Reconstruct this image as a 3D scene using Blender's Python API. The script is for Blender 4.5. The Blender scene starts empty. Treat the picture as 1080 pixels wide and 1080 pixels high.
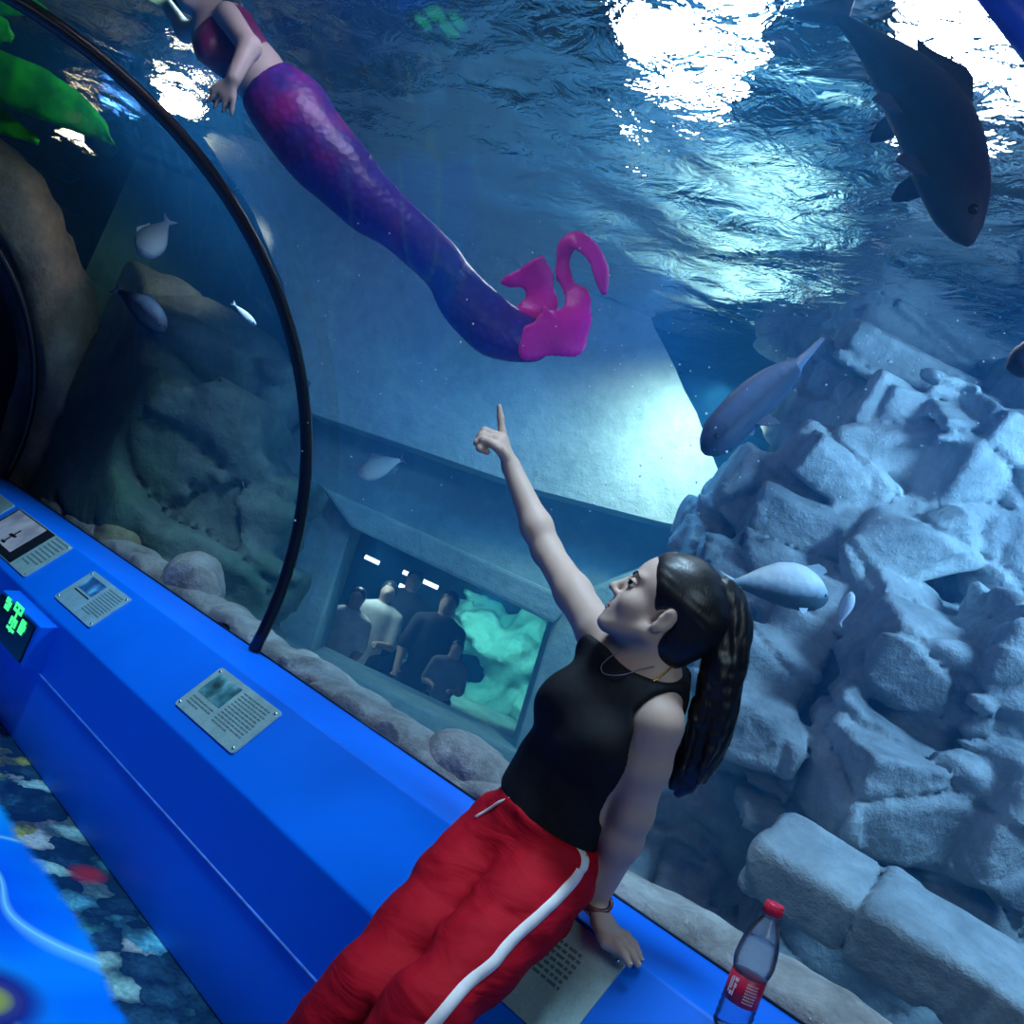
import bpy, bmesh, math, random
import numpy as np
from mathutils import Vector, Matrix

SC = bpy.context.scene
COL = SC.collection
random.seed(7)

# ------------------------------------------------------------------ camera
FPX, ROLL, PITCH = 935.0, math.radians(22), math.radians(4)
CAM = np.array([0.0, 0.0, 1.218])
AZ = np.array([-.6944, .7196, 0.0]); AZ /= np.linalg.norm(AZ)
RT = np.array([AZ[1], -AZ[0], 0.0])
FW = AZ * math.cos(PITCH) + np.array([0, 0, math.sin(PITCH)])
UP = np.cross(RT, FW)
ZU = np.array([0, 0, 1.0])

def ray(x, y):
    u, v = x - 540.0, 540.0 - y
    r = u * math.cos(ROLL) - v * math.sin(ROLL)
    q = u * math.sin(ROLL) + v * math.cos(ROLL)
    return (RT * r + UP * q + FW * FPX) / FPX
def P(x, y, d): return CAM + ray(x, y) * d
def PY(x, y, Y): d = ray(x, y); return CAM + d * (Y / d[1])
def PX(x, y, X): d = ray(x, y); return CAM + d * (X / d[0])
def Pz(x, y, z): d = ray(x, y); return CAM + d * ((z - CAM[2]) / d[2])
def depth(p): return float((np.asarray(p) - CAM) @ FW)
def imgdir(dx, dy):
    """world direction of an image-plane direction (fronto-parallel)."""
    u, v = dx, -dy
    r = u * math.cos(ROLL) - v * math.sin(ROLL); q = u * math.sin(ROLL) + v * math.cos(ROLL)
    w = RT * r + UP * q
    return w / np.linalg.norm(w)

cam_data = bpy.data.cameras.new('camera')
cam = bpy.data.objects.new('camera', cam_data); COL.objects.link(cam)
cam_data.sensor_fit = 'HORIZONTAL'; cam_data.sensor_width = 36.0
cam_data.lens = 36.0 * FPX / 1080.0
cam_data.clip_start = 0.02; cam_data.clip_end = 200
rr = RT * math.cos(ROLL) + UP * math.sin(ROLL)
uu = -RT * math.sin(ROLL) + UP * math.cos(ROLL)
cam.matrix_world = Matrix(((rr[0], uu[0], -FW[0], CAM[0]), (rr[1], uu[1], -FW[1], CAM[1]), (rr[2], uu[2], -FW[2], CAM[2]), (0, 0, 0, 1)))
SC.camera = cam

# ------------------------------------------------------------------ objects
def tag(o, label=None, cat=None, group=None, kind=None):
    if label: o['label'] = label
    if cat: o['category'] = cat
    if group: o['group'] = group
    if kind: o['kind'] = kind
    return o

def empty(name, loc, label, cat, group=None):
    o = bpy.data.objects.new(name, None); COL.objects.link(o)
    o.location = Vector(loc); o.empty_display_size = .05
    return tag(o, label, cat, group)

def link(name, me, mat=None, parent=None, smooth=True):
    o = bpy.data.objects.new(name, me); COL.objects.link(o)
    if mat is not None: me.materials.append(mat)
    if smooth and len(me.polygons): me.polygons.foreach_set('use_smooth', [True] * len(me.polygons))
    if parent is not None:
        o.parent = parent
        bpy.context.view_layer.update()
        o.matrix_parent_inverse = parent.matrix_world.inverted()
    return o

def mesh_np(name, V, Q):
    me = bpy.data.meshes.new(name)
    V = np.asarray(V, dtype=np.float32); Q = np.asarray(Q, dtype=np.int32)
    me.vertices.add(len(V)); me.vertices.foreach_set('co', V.ravel())
    n = Q.shape[1]
    me.loops.add(len(Q) * n); me.loops.foreach_set('vertex_index', Q.ravel())
    me.polygons.add(len(Q)); me.polygons.foreach_set('loop_start', np.arange(0, len(Q) * n, n, dtype=np.int32))
    me.update(calc_edges=True); me.validate()
    return me

def mesh_py(name, V, Fc):
    me = bpy.data.meshes.new(name); me.from_pydata([tuple(map(float, v)) for v in V], [], Fc); me.update()
    bm = bmesh.new(); bm.from_mesh(me); bmesh.ops.recalc_face_normals(bm, faces=bm.faces); bm.to_mesh(me); bm.free()
    return me

def prism(front, off, name='prism', bevel=0.0):
    """solid: polygon `front` extruded by vector off."""
    n = len(front); V = [np.array(p) for p in front] + [np.array(p) + off for p in front]
    Fc = [tuple(range(n)), tuple(range(2 * n - 1, n - 1, -1))] + [(i, (i + 1) % n, n + (i + 1) % n, n + i) for i in range(n)]
    me = mesh_py(name, V, Fc)
    if bevel > 0:
        bm = bmesh.new(); bm.from_mesh(me)
        bmesh.ops.bevel(bm, geom=list(bm.edges), offset=bevel, segments=2, affect='EDGES', profile=.6)
        bm.to_mesh(me); bm.free()
    return me

def box_me(name, lo, hi, bevel=0.0):
    lo = np.array(lo, float); hi = np.array(hi, float)
    f = [(lo[0], lo[1], lo[2]), (hi[0], lo[1], lo[2]), (hi[0], hi[1], lo[2]), (lo[0], hi[1], lo[2])]
    return prism(f, np.array([0, 0, hi[2] - lo[2]]), name, bevel)

def extrude_x(name, prof, x0, x1, bevel=0):
    return prism([(x0, a, b) for a, b in prof], np.array([x1 - x0, 0, 0]), name, bevel)

def tube(name, pts, r, n=10, closed=False):
    """tube along points; r scalar or list."""
    pts = [np.array(p, float) for p in pts]; m = len(pts)
    rs = [r] * m if np.isscalar(r) else r
    V = []; Fc = []; prev = None
    for i, p in enumerate(pts):
        if closed: t = pts[(i + 1) % m] - pts[i - 1]
        else: t = pts[min(i + 1, m - 1)] - pts[max(i - 1, 0)]
        t /= np.linalg.norm(t) + 1e-12
        if prev is None:
            a = np.array([0, 0, 1.0]) if abs(t[2]) < .9 else np.array([1.0, 0, 0])
            u = np.cross(t, a)
        else: u = prev - t * (prev @ t)
        u /= np.linalg.norm(u); prev = u; w = np.cross(t, u)
        for k in range(n):
            an = 2 * math.pi * k / n
            V.append(p + (u * math.cos(an) + w * math.sin(an)) * rs[i])
    for i in range(m if closed else m - 1):
        j = (i + 1) % m
        for k in range(n):
            Fc.append((i * n + k, i * n + (k + 1) % n, j * n + (k + 1) % n, j * n + k))
    if not closed:
        Fc.append(tuple(range(n - 1, -1, -1))); Fc.append(tuple((m - 1) * n + k for k in range(n)))
    return mesh_py(name, V, Fc)

def lathe(name, prof, base, axis, n=28):
    """prof = [(radius, height)...] about axis from base; closed at both ends."""
    ax = np.array(axis, float); ax /= np.linalg.norm(ax)
    a = np.array([0, 1.0, 0]) if abs(ax[1]) < .9 else np.array([1.0, 0, 0])
    u = np.cross(ax, a); u /= np.linalg.norm(u); w = np.cross(ax, u); base = np.array(base, float)
    V = []; Fc = []
    for r, h in prof:
        for k in range(n):
            t = 2 * math.pi * k / n
            V.append(base + ax * h + (u * math.cos(t) + w * math.sin(t)) * max(r, 1e-4))
    m = len(prof)
    for i in range(m - 1):
        for k in range(n): Fc.append((i * n + k, i * n + (k + 1) % n, (i + 1) * n + (k + 1) % n, (i + 1) * n + k))
    Fc.append(tuple(range(n - 1, -1, -1))); Fc.append(tuple((m - 1) * n + k for k in range(n)))
    return mesh_py(name, V, Fc)

def merge(name, mes):
    bm = bmesh.new()
    for me in mes: bm.from_mesh(me)
    out = bpy.data.meshes.new(name); bm.to_mesh(out); bm.free()
    for me in mes: bpy.data.meshes.remove(me)
    return out

def spline(pts, n=8):
    """Catmull-Rom through points (any dimension)."""
    p = [np.array(q, float) for q in pts]; p = [2 * p[0] - p[1]] + p + [2 * p[-1] - p[-2]]; out = []
    for i in range(1, len(p) - 2):
        for k in range(n):
            t = k / n
            out.append(.5 * (2 * p[i] + (p[i + 1] - p[i - 1]) * t + (2 * p[i - 1] - 5 * p[i] + 4 * p[i + 1] - p[i + 2]) * t * t + (-p[i - 1] + 3 * p[i] - 3 * p[i + 1] + p[i + 2]) * t ** 3))
    out.append(p[-2]); return out

# ------------------------------------------------------------------ implicit modelling
def vhash(i, j, k, s):
    h = (i * 374761393 + j * 668265263 + k * 2147483647 + s * 974634721).astype(np.int64) & 0xffffffff
    h = ((h ^ (h >> 13)) * 1274126177) & 0xffffffff
    return ((h ^ (h >> 16)) & 0xffff).astype(np.float32) / 32768.0 - 1.0
def vnoise(X, Y, Z, s=0):
    X, Y, Z = np.broadcast_arrays(X, Y, Z)
    i, j, k = np.floor(X).astype(np.int64), np.floor(Y).astype(np.int64), np.floor(Z).astype(np.int64)
    f, g, h = (X - i), (Y - j), (Z - k)
    f = f * f * (3 - 2 * f); g = g * g * (3 - 2 * g); h = h * h * (3 - 2 * h)
    r = 0
    for a in (0, 1):
        for b in (0, 1):
            for c in (0, 1):
                w = (f if a else 1 - f) * (g if b else 1 - g) * (h if c else 1 - h)
                r = r + w * vhash(i + a, j + b, k + c, s)
    return r.astype(np.float32)
def fbm(X, Y, Z, f, octs=3, s=0):
    r = 0; a = 1.0
    for o in range(octs):
        r = r + a * vnoise(X * f, Y * f, Z * f, s + o * 17); f *= 2.03; a *= .5
    return r

def worley(X, Y, Z, s=0):
    """nearest and second nearest feature distance, a hash of the nearest cell and the offset to its point."""
    i, j, k = np.floor(X).astype(np.int64), np.floor(Y).astype(np.int64), np.floor(Z).astype(np.int64)
    f1 = np.full(X.shape, 9.0, np.float32); f2 = f1.copy(); hs = np.zeros(X.shape, np.float32); off = [np.zeros(X.shape, np.float32) for _ in range(3)]
    for a in (-1, 0, 1):
        for b in (-1, 0, 1):
            for c in (-1, 0, 1):
                I, J, K_ = i + a, j + b, k + c
                dx = I + .5 + .42 * vhash(I, J, K_, s) - X; dy = J + .5 + .42 * vhash(I, J, K_, s + 1) - Y; dz = K_ + .5 + .42 * vhash(I, J, K_, s + 2) - Z
                d = np.sqrt(dx * dx + dy * dy + dz * dz); m = d < f1
                f2 = np.where(m, f1, np.minimum(f2, d)); f1 = np.where(m, d, f1); h_ = vhash(I, J, K_, s + 3); hs = np.where(m, h_, hs)
                for q, v in enumerate((dx, dy, dz)): off[q] = np.where(m, v, off[q])
    return f1, f2, hs, off

class SDF:
    def __init__(self): self.pr = []
    def add(self, fn, lo, hi, k=.01, op='u'): self.pr.append((fn, np.array(lo, float), np.array(hi, float), k, op)); return self
    def rc(self, a, b, ra, rb, k=.01, op='u'):
        a = np.array(a, float); b = np.array(b, float); ba = b - a; L2 = ba @ ba + 1e-12
        def fn(X, Y, Z):
            px, py, pz = X - a[0], Y - a[1], Z - a[2]
            t = np.clip((px * ba[0] + py * ba[1] + pz * ba[2]) / L2, 0, 1)
            return np.sqrt((px - t * ba[0]) ** 2 + (py - t * ba[1]) ** 2 + (pz - t * ba[2]) ** 2) - (ra + t * (rb - ra))
        r = max(ra, rb); return self.add(fn, np.minimum(a, b) - r, np.maximum(a, b) + r, k, op)
    def chain(self, pts, rs, k=.01):
        for i in range(len(pts) - 1): self.rc(pts[i], pts[i + 1], rs[i], rs[i + 1], k)
        return self
    def ell(self, c, r, R=None, k=.01, op='u'):
        c = np.array(c, float); r = np.array(r, float); R = np.eye(3) if R is None else np.array(R)   # rows = local axes
        def fn(X, Y, Z):
            px, py, pz = X - c[0], Y - c[1], Z - c[2]
            q = [R[i][0] * px + R[i][1] * py + R[i][2] * pz for i in range(3)]
            k0 = np.sqrt(sum((q[i] / r[i]) ** 2 for i in range(3))); k1 = np.sqrt(sum((q[i] / r[i] ** 2) ** 2 for i in range(3)))
            return k0 * (k0 - 1) / (k1 + 1e-6)
        e = np.sqrt(sum((R[i] * r[i]) ** 2 for i in range(3)))
        return self.add(fn, c - e, c + e, k, op)
    def ec(self, a, b, wa, wb, wd, k=.01, op='u'):
        """flattened cone from a to b, (half width, half thickness) at each end, width along wd."""
        a = np.array(a, float); b = np.array(b, float); ba = b - a; L = np.linalg.norm(ba); ax = ba / L
        wd = np.array(wd, float); wd = wd - ax * (wd @ ax); wd /= np.linalg.norm(wd); nd = np.cross(ax, wd)
        def fn(X, Y, Z):
            px, py, pz = X - a[0], Y - a[1], Z - a[2]
            s = px * ax[0] + py * ax[1] + pz * ax[2]; t = np.clip(s / L, 0, 1); o = s - t * L
            u = px * wd[0] + py * wd[1] + pz * wd[2]; v = px * nd[0] + py * nd[1] + pz * nd[2]
            W = wa[0] + t * (wb[0] - wa[0]); T = wa[1] + t * (wb[1] - wa[1]); M = np.minimum(W, T)
            return (np.sqrt((u / W) ** 2 + (v / T) ** 2 + (o / M) ** 2) - 1) * M
        r = max(*wa, *wb); return self.add(fn, np.minimum(a, b) - r, np.maximum(a, b) + r, k, op)
    def box(self, c, hs, R=None, rd=.02, k=.01, op='u'):
        c = np.array(c, float); hs = np.array(hs, float); R = np.eye(3) if R is None else np.array(R)
        def fn(X, Y, Z):
            px, py, pz = X - c[0], Y - c[1], Z - c[2]
            q = [np.abs(R[i][0] * px + R[i][1] * py + R[i][2] * pz) - (hs[i] - rd) for i in range(3)]
            out = np.sqrt(sum(np.maximum(x, 0) ** 2 for x in q))
            return out + np.minimum(np.maximum(np.maximum(q[0], q[1]), q[2]), 0) - rd
        e = sum(np.abs(R[i]) * hs[i] for i in range(3)); return self.add(fn, c - e, c + e, k, op)
    def cut(self, p, n, k=.004):
        """keep the side the normal points away from."""
        p = np.array(p, float); n = np.array(n, float); n /= np.linalg.norm(n)
        fn = lambda X, Y, Z: (X - p[0]) * n[0] + (Y - p[1]) * n[1] + (Z - p[2]) * n[2]
        self.pr.append((fn, None, None, k, 'i')); return self
    def grid(self, h, bounds=None, post=None):
        us = [p for p in self.pr if p[4] == 'u']
        lo = np.min([p[1] for p in us], 0) - 3 * h; hi = np.max([p[2] for p in us], 0) + 3 * h
        if bounds is not None: lo = np.maximum(lo, bounds[0]); hi = np.minimum(hi, bounds[1])
        n = np.ceil((hi - lo) / h).astype(int) + 1
        ax = [(lo[i] + np.arange(n[i]) * h).astype(np.float32) for i in range(3)]
        D = np.full(n, 1.0, np.float32)
        for fn, l, u, k, op in self.pr:
            if l is None: sl = (slice(0, n[0]), slice(0, n[1]), slice(0, n[2]))
            else:
                m = k + 3 * h
                i0 = np.clip(np.floor((l - m - lo) / h).astype(int), 0, n); i1 = np.clip(np.ceil((u + m - lo) / h).astype(int) + 1, 0, n)
                sl = tuple(slice(i0[i], i1[i]) for i in range(3))
                if any(i1[i] <= i0[i] for i in range(3)): continue
            d = fn(ax[0][sl[0]][:, None, None], ax[1][sl[1]][None, :, None], ax[2][sl[2]][None, None, :]).astype(np.float32)
            A = D[sl]
            if op == 'u':
                hh = np.maximum(k - np.abs(A - d), 0) / k; D[sl] = np.minimum(A, d) - hh * hh * k * .25
            else:
                if op == 's': d = -d
                hh = np.maximum(k - np.abs(A - d), 0) / k; D[sl] = np.maximum(A, d) + hh * hh * k * .25
        if post is not None: D = post(D, ax[0][:, None, None], ax[1][None, :, None], ax[2][None, None, :]).astype(np.float32)
        return D, lo, h
    def mesh(self, name, h, bounds=None, post=None): return nets(name, *self.grid(h, bounds, post))

def nets(name, D, lo, h):
    D = D.copy()
    for a in range(3):
        s = [slice(None)] * 3
        for e in (0, -1): s[a] = e; D[tuple(s)] = np.maximum(D[tuple(s)], 1e-3)
    S = D < 0
    c = np.zeros(tuple(x - 1 for x in D.shape), np.int8)
    C8 = [(a, b, d) for a in (0, 1) for b in (0, 1) for d in (0, 1)]
    sh = lambda A, o: A[o[0]:A.shape[0] - 1 + o[0], o[1]:A.shape[1] - 1 + o[1], o[2]:A.shape[2] - 1 + o[2]]
    for o in C8: c += sh(S, o)
    I, J, K = np.nonzero((c > 0) & (c < 8))
    idx = np.full(c.shape, -1, np.int32); idx[I, J, K] = np.arange(len(I))
    acc = np.zeros((len(I), 3), np.float64); cnt = np.zeros(len(I))
    for o in C8:
        for a in range(3):
            if o[a]: continue
            q = list(o); q[a] = 1
            d0 = D[I + o[0], J + o[1], K + o[2]]; d1 = D[I + q[0], J + q[1], K + q[2]]
            m = (d0 < 0) != (d1 < 0); t = np.where(m, d0 / np.where(m, d0 - d1, 1), 0)
            pt = np.zeros((len(I), 3)); pt += np.array(o); pt[:, a] += t
            acc += pt * m[:, None]; cnt += m
    V = lo + (np.stack([I, J, K], 1) + acc / cnt[:, None]) * h
    Q = []
    for a in range(3):
        b, d = (a + 1) % 3, (a + 2) % 3
        n = D.shape; s0 = [slice(1, n[i] - 1) for i in range(3)]; s0[a] = slice(0, n[a] - 1); s1 = list(s0); s1[a] = slice(1, n[a])
        A, B = S[tuple(s0)], S[tuple(s1)]
        for m, flip in ((A & ~B, False), (~A & B, True)):
            g = np.nonzero(m); g = [g[i] + s0[i].start for i in range(3)]
            def cell(ob, od):
                q = list(g); q[b] = q[b] - ob; q[d] = q[d] - od; return idx[q[0], q[1], q[2]]
            qd = np.stack([cell(1, 1), cell(0, 1), cell(0, 0), cell(1, 0)], 1)
            if flip: qd = qd[:, ::-1]
            Q.append(qd)
    return mesh_np(name, V, np.concatenate(Q))

def frame(f, l_hint):
    f = np.array(f, float); f /= np.linalg.norm(f); l = np.array(l_hint, float); l -= f * (l @ f); l /= np.linalg.norm(l)
    return np.stack([f, l, np.cross(f, l)])
# ------------------------------------------------------------------ materials
class NT:
    def __init__(self, name):
        self.m = bpy.data.materials.new(name); self.m.use_nodes = True; self.t = self.m.node_tree
        self.t.nodes.clear(); self.out = self.n('ShaderNodeOutputMaterial')
    def n(self, ty, **kw):
        x = self.t.nodes.new(ty)
        for k, v in kw.items():
            if k.startswith('i_'):
                key = k[2:]; key = int(key) if key.isdigit() else key.replace('_', ' ')
                x.inputs[key].default_value = v
            else: setattr(x, k, v)
        return x
    def l(self, a, b): self.t.links.new(a, b)
    def pr(self, **kw):
        b = self.n('ShaderNodeBsdfPrincipled')
        for k, v in kw.items(): b.inputs[k.replace('_', ' ')].default_value = v
        self.l(b.outputs[0], self.out.inputs[0]); return b
    def noise(self, scale, detail=3, rough=.5, vec=None, dist=0):
        x = self.n('ShaderNodeTexNoise'); x.inputs['Scale'].default_value = scale; x.inputs['Detail'].default_value = detail
        x.inputs['Roughness'].default_value = rough; x.inputs['Distortion'].default_value = dist
        if vec is not None: self.l(vec, x.inputs['Vector'])
        return x
    def obj(self, scale=None, rot=None):
        c = self.n('ShaderNodeTexCoord'); o = c.outputs['Object']
        if scale or rot:
            mp = self.n('ShaderNodeMapping'); self.l(o, mp.inputs[0])
            if scale: mp.inputs['Scale'].default_value = scale
            if rot: mp.inputs['Rotation'].default_value = rot
            o = mp.outputs[0]
        return o
    def ramp(self, fac, stops, interp='LINEAR'):
        r = self.n('ShaderNodeValToRGB'); e = r.color_ramp.elements; r.color_ramp.interpolation = interp
        while len(e) < len(stops): e.new(.5)
        for s, (p, c) in zip(e, stops): s.position = p; s.color = (*c, 1)
        self.l(fac, r.inputs[0]); return r.outputs[0]
    def math(self, op, a, b=None, clamp=False):
        x = self.n('ShaderNodeMath', operation=op); x.use_clamp = clamp
        for i, v in enumerate((a, b)):
            if v is None: continue
            if isinstance(v, (int, float)): x.inputs[i].default_value = v
            else: self.l(v, x.inputs[i])
        return x.outputs[0]
    def mix(self, fac, a, b, mode='MIX'):
        x = self.n('ShaderNodeMix', data_type='RGBA', blend_type=mode)
        for i, v in ((0, fac), (6, a), (7, b)):
            if isinstance(v, (int, float)): x.inputs[i].default_value = v
            elif isinstance(v, tuple): x.inputs[i].default_value = (*v, 1)
            else: self.l(v, x.inputs[i])
        return x.outputs[2]
    def bump(self, h, st, dist=.01):
        b = self.n('ShaderNodeBump'); b.inputs['Strength'].default_value = st; b.inputs['Distance'].default_value = dist
        self.l(h, b.inputs['Height']); return b.outputs[0]

def simple(name, col, rough=.5, metal=0, var=.15, scale=20, bump=0, bdist=.004, spec=.5, coat=0):
    t = NT(name); b = t.pr(Roughness=rough, Metallic=metal); b.inputs['Specular IOR Level'].default_value = spec
    if coat: b.inputs['Coat Weight'].default_value = coat
    x = t.noise(scale, 4, .6, t.obj())
    a = tuple(c * (1 - var) for c in col); z = tuple(min(1, c * (1 + var)) for c in col)
    t.l(t.ramp(x.outputs[0], [(.3, a), (.7, z)]), b.inputs['Base Color'])
    if bump: t.l(t.bump(x.outputs[0], bump, bdist), b.inputs['Normal'])
    return t.m

def rock(name, dark, light, scale=3.0, tint=None):
    t = NT(name); b = t.pr(Roughness=.85); v = t.obj()
    n1 = t.noise(scale, 6, .62, v, .3); n2 = t.noise(scale * 9, 5, .7, v)
    c = t.ramp(n1.outputs[0], [(.32, dark), (.5, tuple((a + b2) / 2 for a, b2 in zip(dark, light))), (.68, light)])
    if tint: c = t.mix(t.ramp(t.noise(scale * .7, 4, .6, v).outputs[0], [(.5, (0, 0, 0)), (.66, (.8, .8, .8))]), c, tint)
    c = t.mix(.35, c, n2.outputs[0], 'OVERLAY'); t.l(c, b.inputs['Base Color'])
    h = t.math('ADD', n2.outputs[0], t.math('MULTIPLY', n1.outputs[0], 2.5))
    t.l(t.bump(h, .6, .025), b.inputs['Normal']); return t.m

M = {}
M['ledge'] = simple('blue_painted_ledge', (.0, .16, .82), .42, var=.06, scale=3, bump=.06, bdist=.003, spec=.22)
M['seam'] = simple('worn_blue_seam', (.05, .2, .62), .4, var=.3, scale=30)
M['rib'] = simple('black_rubber_rib', (.006, .007, .012), .3, var=.2, scale=8)
M['skin'] = simple('skin', (.50, .335, .27), .55, var=.05, scale=14, spec=.3)
M['lip'] = simple('lip_colour', (.42, .10, .11), .35, var=.05)
M['nail'] = simple('nail', (.80, .58, .52), .25, var=.03)
M['hair'] = None
def hair_mat(name, col):
    t = NT(name); b = t.pr(Roughness=.38); b.inputs['Specular IOR Level'].default_value = .5
    x = t.noise(60, 3, .6, t.obj((5.0, 5.0, .4)))
    t.l(t.ramp(x.outputs[0], [(.3, tuple(c * .4 for c in col)), (.7, tuple(c * 1.5 for c in col))]), b.inputs['Base Color'])
    t.l(t.bump(x.outputs[0], .3, .002), b.inputs['Normal']); return t.m
M['hair'] = hair_mat('black_hair', (.008, .007, .009))
M['hair_far'] = hair_mat('dark_wet_hair', (.02, .03, .03))
M['eyewhite'] = simple('eye_white', (.7, .7, .7), .15, var=.02)
M['iris'] = simple('dark_iris', (.015, .01, .008), .1, var=.1)
M['shirt'] = simple('black_knit_top', (.008, .008, .011), .8, var=.25, scale=60, bump=.25, bdist=.002, spec=.25)
def pants_mat():
    t = NT('red_track_fabric'); b = t.pr(Roughness=.75); b.inputs['Specular IOR Level'].default_value = .15; v = t.obj()
    n = t.noise(9, 4, .55, v); f = t.noise(7, 3, .5, t.obj((1, 1, 3.2), (0, .5, .3)), .8)
    t.l(t.ramp(n.outputs[0], [(.3, (.38, .002, .012)), (.7, (.48, .004, .018))]), b.inputs['Base Color'])
    t.l(t.bump(f.outputs[0], .3, .025), b.inputs['Normal']); return t.m
M['pants'] = pants_mat()
M['white'] = simple('white_fabric', (.80, .74, .74), .7, var=.06, scale=40, bump=.3, bdist=.002)
M['shoe'] = simple('white_shoe', (.7, .7, .7), .5)
M['gold'] = simple('gold_chain', (.95, .55, .12), .22, 1.0, .1)
M['cord'] = simple('thin_lilac_cord', (.16, .14, .20), .4)
M['bracelet'] = simple('dark_red_bracelet', (.12, .012, .016), .3)
M['cream'] = simple('cream_band', (.6, .55, .42), .4)
M['screw'] = simple('steel_screw', (.75, .78, .8), .25, 1.0, .1)
def plate_mat(name, col, rough=.32, metal=.35):
    t = NT(name); b = t.pr(Roughness=rough, Metallic=metal); x = t.noise(16, 4, .7, t.obj()); y = t.noise(170, 2, .6, t.obj())
    c = t.ramp(x.outputs[0], [(.35, tuple(a * .78 for a in col)), (.65, col)])
    t.l(t.mix(.3, c, y.outputs[0], 'OVERLAY'), b.inputs['Base Color']); return t.m
M['plate'] = plate_mat('pale_steel_plate', (.46, .70, .70))
M['plate_blue'] = plate_mat('pale_blue_plate', (.40, .68, .80))
M['ink'] = simple('printed_ink', (.10, .17, .19), .5)
M['black'] = simple('black_print', (.01, .012, .02), .4)
M['photo_blue'] = None
def photo_mat(name, stops, sc=18):
    t = NT(name); b = t.pr(Roughness=.3); x = t.noise(sc, 3, .5, t.obj())
    t.l(t.ramp(x.outputs[0], stops), b.inputs['Base Color']); return t.m
M['photo_blue'] = photo_mat('blue_photo', [(.35, (.008, .02, .10)), (.55, (.05, .22, .5)), (.68, (.2, .6, .8))], 12)
M['photo_teal'] = photo_mat('teal_photo', [(.35, (.02, .03, .03)), (.5, (.06, .22, .25)), (.65, (.25, .5, .52))], 14)
M['photo_pink'] = photo_mat('pink_grey_photo', [(.35, (.40, .33, .37)), (.65, (.72, .60, .62))], 9)
M['sign_black'] = simple('sign_black', (.004, .01, .012), .25)
def emit(name, col, st):
    t = NT(name); e = t.n('ShaderNodeEmission'); e.inputs[0].default_value = (*col, 1); e.inputs[1].default_value = st
    t.l(e.outputs[0], t.out.inputs[0]); return t.m
M['led'] = emit('green_led', (.05, 1.0, .28), 1.2)
M['lamp'] = emit('lamp_glow', (.92, .97, 1.0), 60)
M['glint_warm'] = emit('warm_glint_glow', (1.0, .78, .48), 30)
M['glint_blue'] = emit('blue_glint_glow', (.1, .35, 1.0), 10)
M['strip'] = emit('strip_light', (.75, .95, 1.0), 2.2)
M['housing'] = simple('lamp_housing', (.05, .05, .055), .4, .6)
# bottle
def glassy(name, col, ior, rough=0.0, tr=.55, milk=0.0):
    """clear plastic: part straight-through, part refracting, with a clear gloss."""
    t = NT(name); fr = t.n('ShaderNodeFresnel'); fr.inputs[0].default_value = ior
    a = t.n('ShaderNodeBsdfTransparent'); a.inputs[0].default_value = (*col, 1)
    g = t.n('ShaderNodeBsdfGlossy'); g.inputs['Roughness'].default_value = rough
    r = t.n('ShaderNodeBsdfRefraction'); r.inputs['IOR'].default_value = ior; r.inputs[0].default_value = (*col, 1); r.inputs['Roughness'].default_value = rough
    m1 = t.n('ShaderNodeMixShader'); m1.inputs[0].default_value = 1 - tr; t.l(a.outputs[0], m1.inputs[1]); t.l(r.outputs[0], m1.inputs[2])
    df = t.n('ShaderNodeBsdfTranslucent'); df.inputs[0].default_value = (.9, .93, 1, 1); m3 = t.n('ShaderNodeMixShader'); m3.inputs[0].default_value = milk; t.l(m1.outputs[0], m3.inputs[1]); t.l(df.outputs[0], m3.inputs[2]); m1 = m3
    m2 = t.n('ShaderNodeMixShader'); t.l(fr.outputs[0], m2.inputs[0]); t.l(m1.outputs[0], m2.inputs[1]); t.l(g.outputs[0], m2.inputs[2])
    t.l(m2.outputs[0], t.out.inputs[0]); return t.m
M['pet'] = glassy('clear_plastic', (.93, .96, 1.0), 1.28, .06, .85, .20)
M['bwater'] = glassy('bottled_water', (.92, .96, 1.0), 1.12, .0, .8)
M['cap'] = simple('red_cap', (.66, .012, .05), .35, var=.05)
M['label'] = simple('red_label', (.56, .012, .05), .4, var=.1)
M['labelw'] = simple('label_print', (.75, .6, .64), .4)
M['acrylic'] = None
def acrylic():
    t = NT('clear_acrylic'); fr = t.n('ShaderNodeFresnel'); fr.inputs[0].default_value = 1.22
    a = t.n('ShaderNodeBsdfTransparent'); a.inputs[0].default_value = (.97, .985, 1, 1)
    g = t.n('ShaderNodeBsdfGlossy'); g.inputs['Roughness'].default_value = .02; g.inputs[0].default_value = (.55, .6, .7, 1)
    m = t.n('ShaderNodeMixShader'); t.l(t.math('MULTIPLY', fr.outputs[0], .17), m.inputs[0]); t.l(a.outputs[0], m.inputs[1]); t.l(g.outputs[0], m.inputs[2])
    t.l(m.outputs[0], t.out.inputs[0]); return t.m
M['acrylic'] = acrylic()
def water_volume():
    t = NT('tank_water'); s = t.n('ShaderNodeVolumeScatter'); s.inputs['Color'].default_value = (.06, .42, .98, 1); s.inputs['Density'].default_value = WATER_SCATTER; s.inputs['Anisotropy'].default_value = .15
    a = t.n('ShaderNodeVolumeAbsorption'); a.inputs['Color'].default_value = (.05, .58, .86, 1); a.inputs['Density'].default_value = WATER_ABSORB
    ad = t.n('ShaderNodeAddShader'); t.l(s.outputs[0], ad.inputs[0]); t.l(a.outputs[0], ad.inputs[1]); t.l(ad.outputs[0], t.out.inputs['Volume']); return t.m
WATER_SCATTER, WATER_ABSORB = .085, .07
M['water'] = water_volume()
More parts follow.
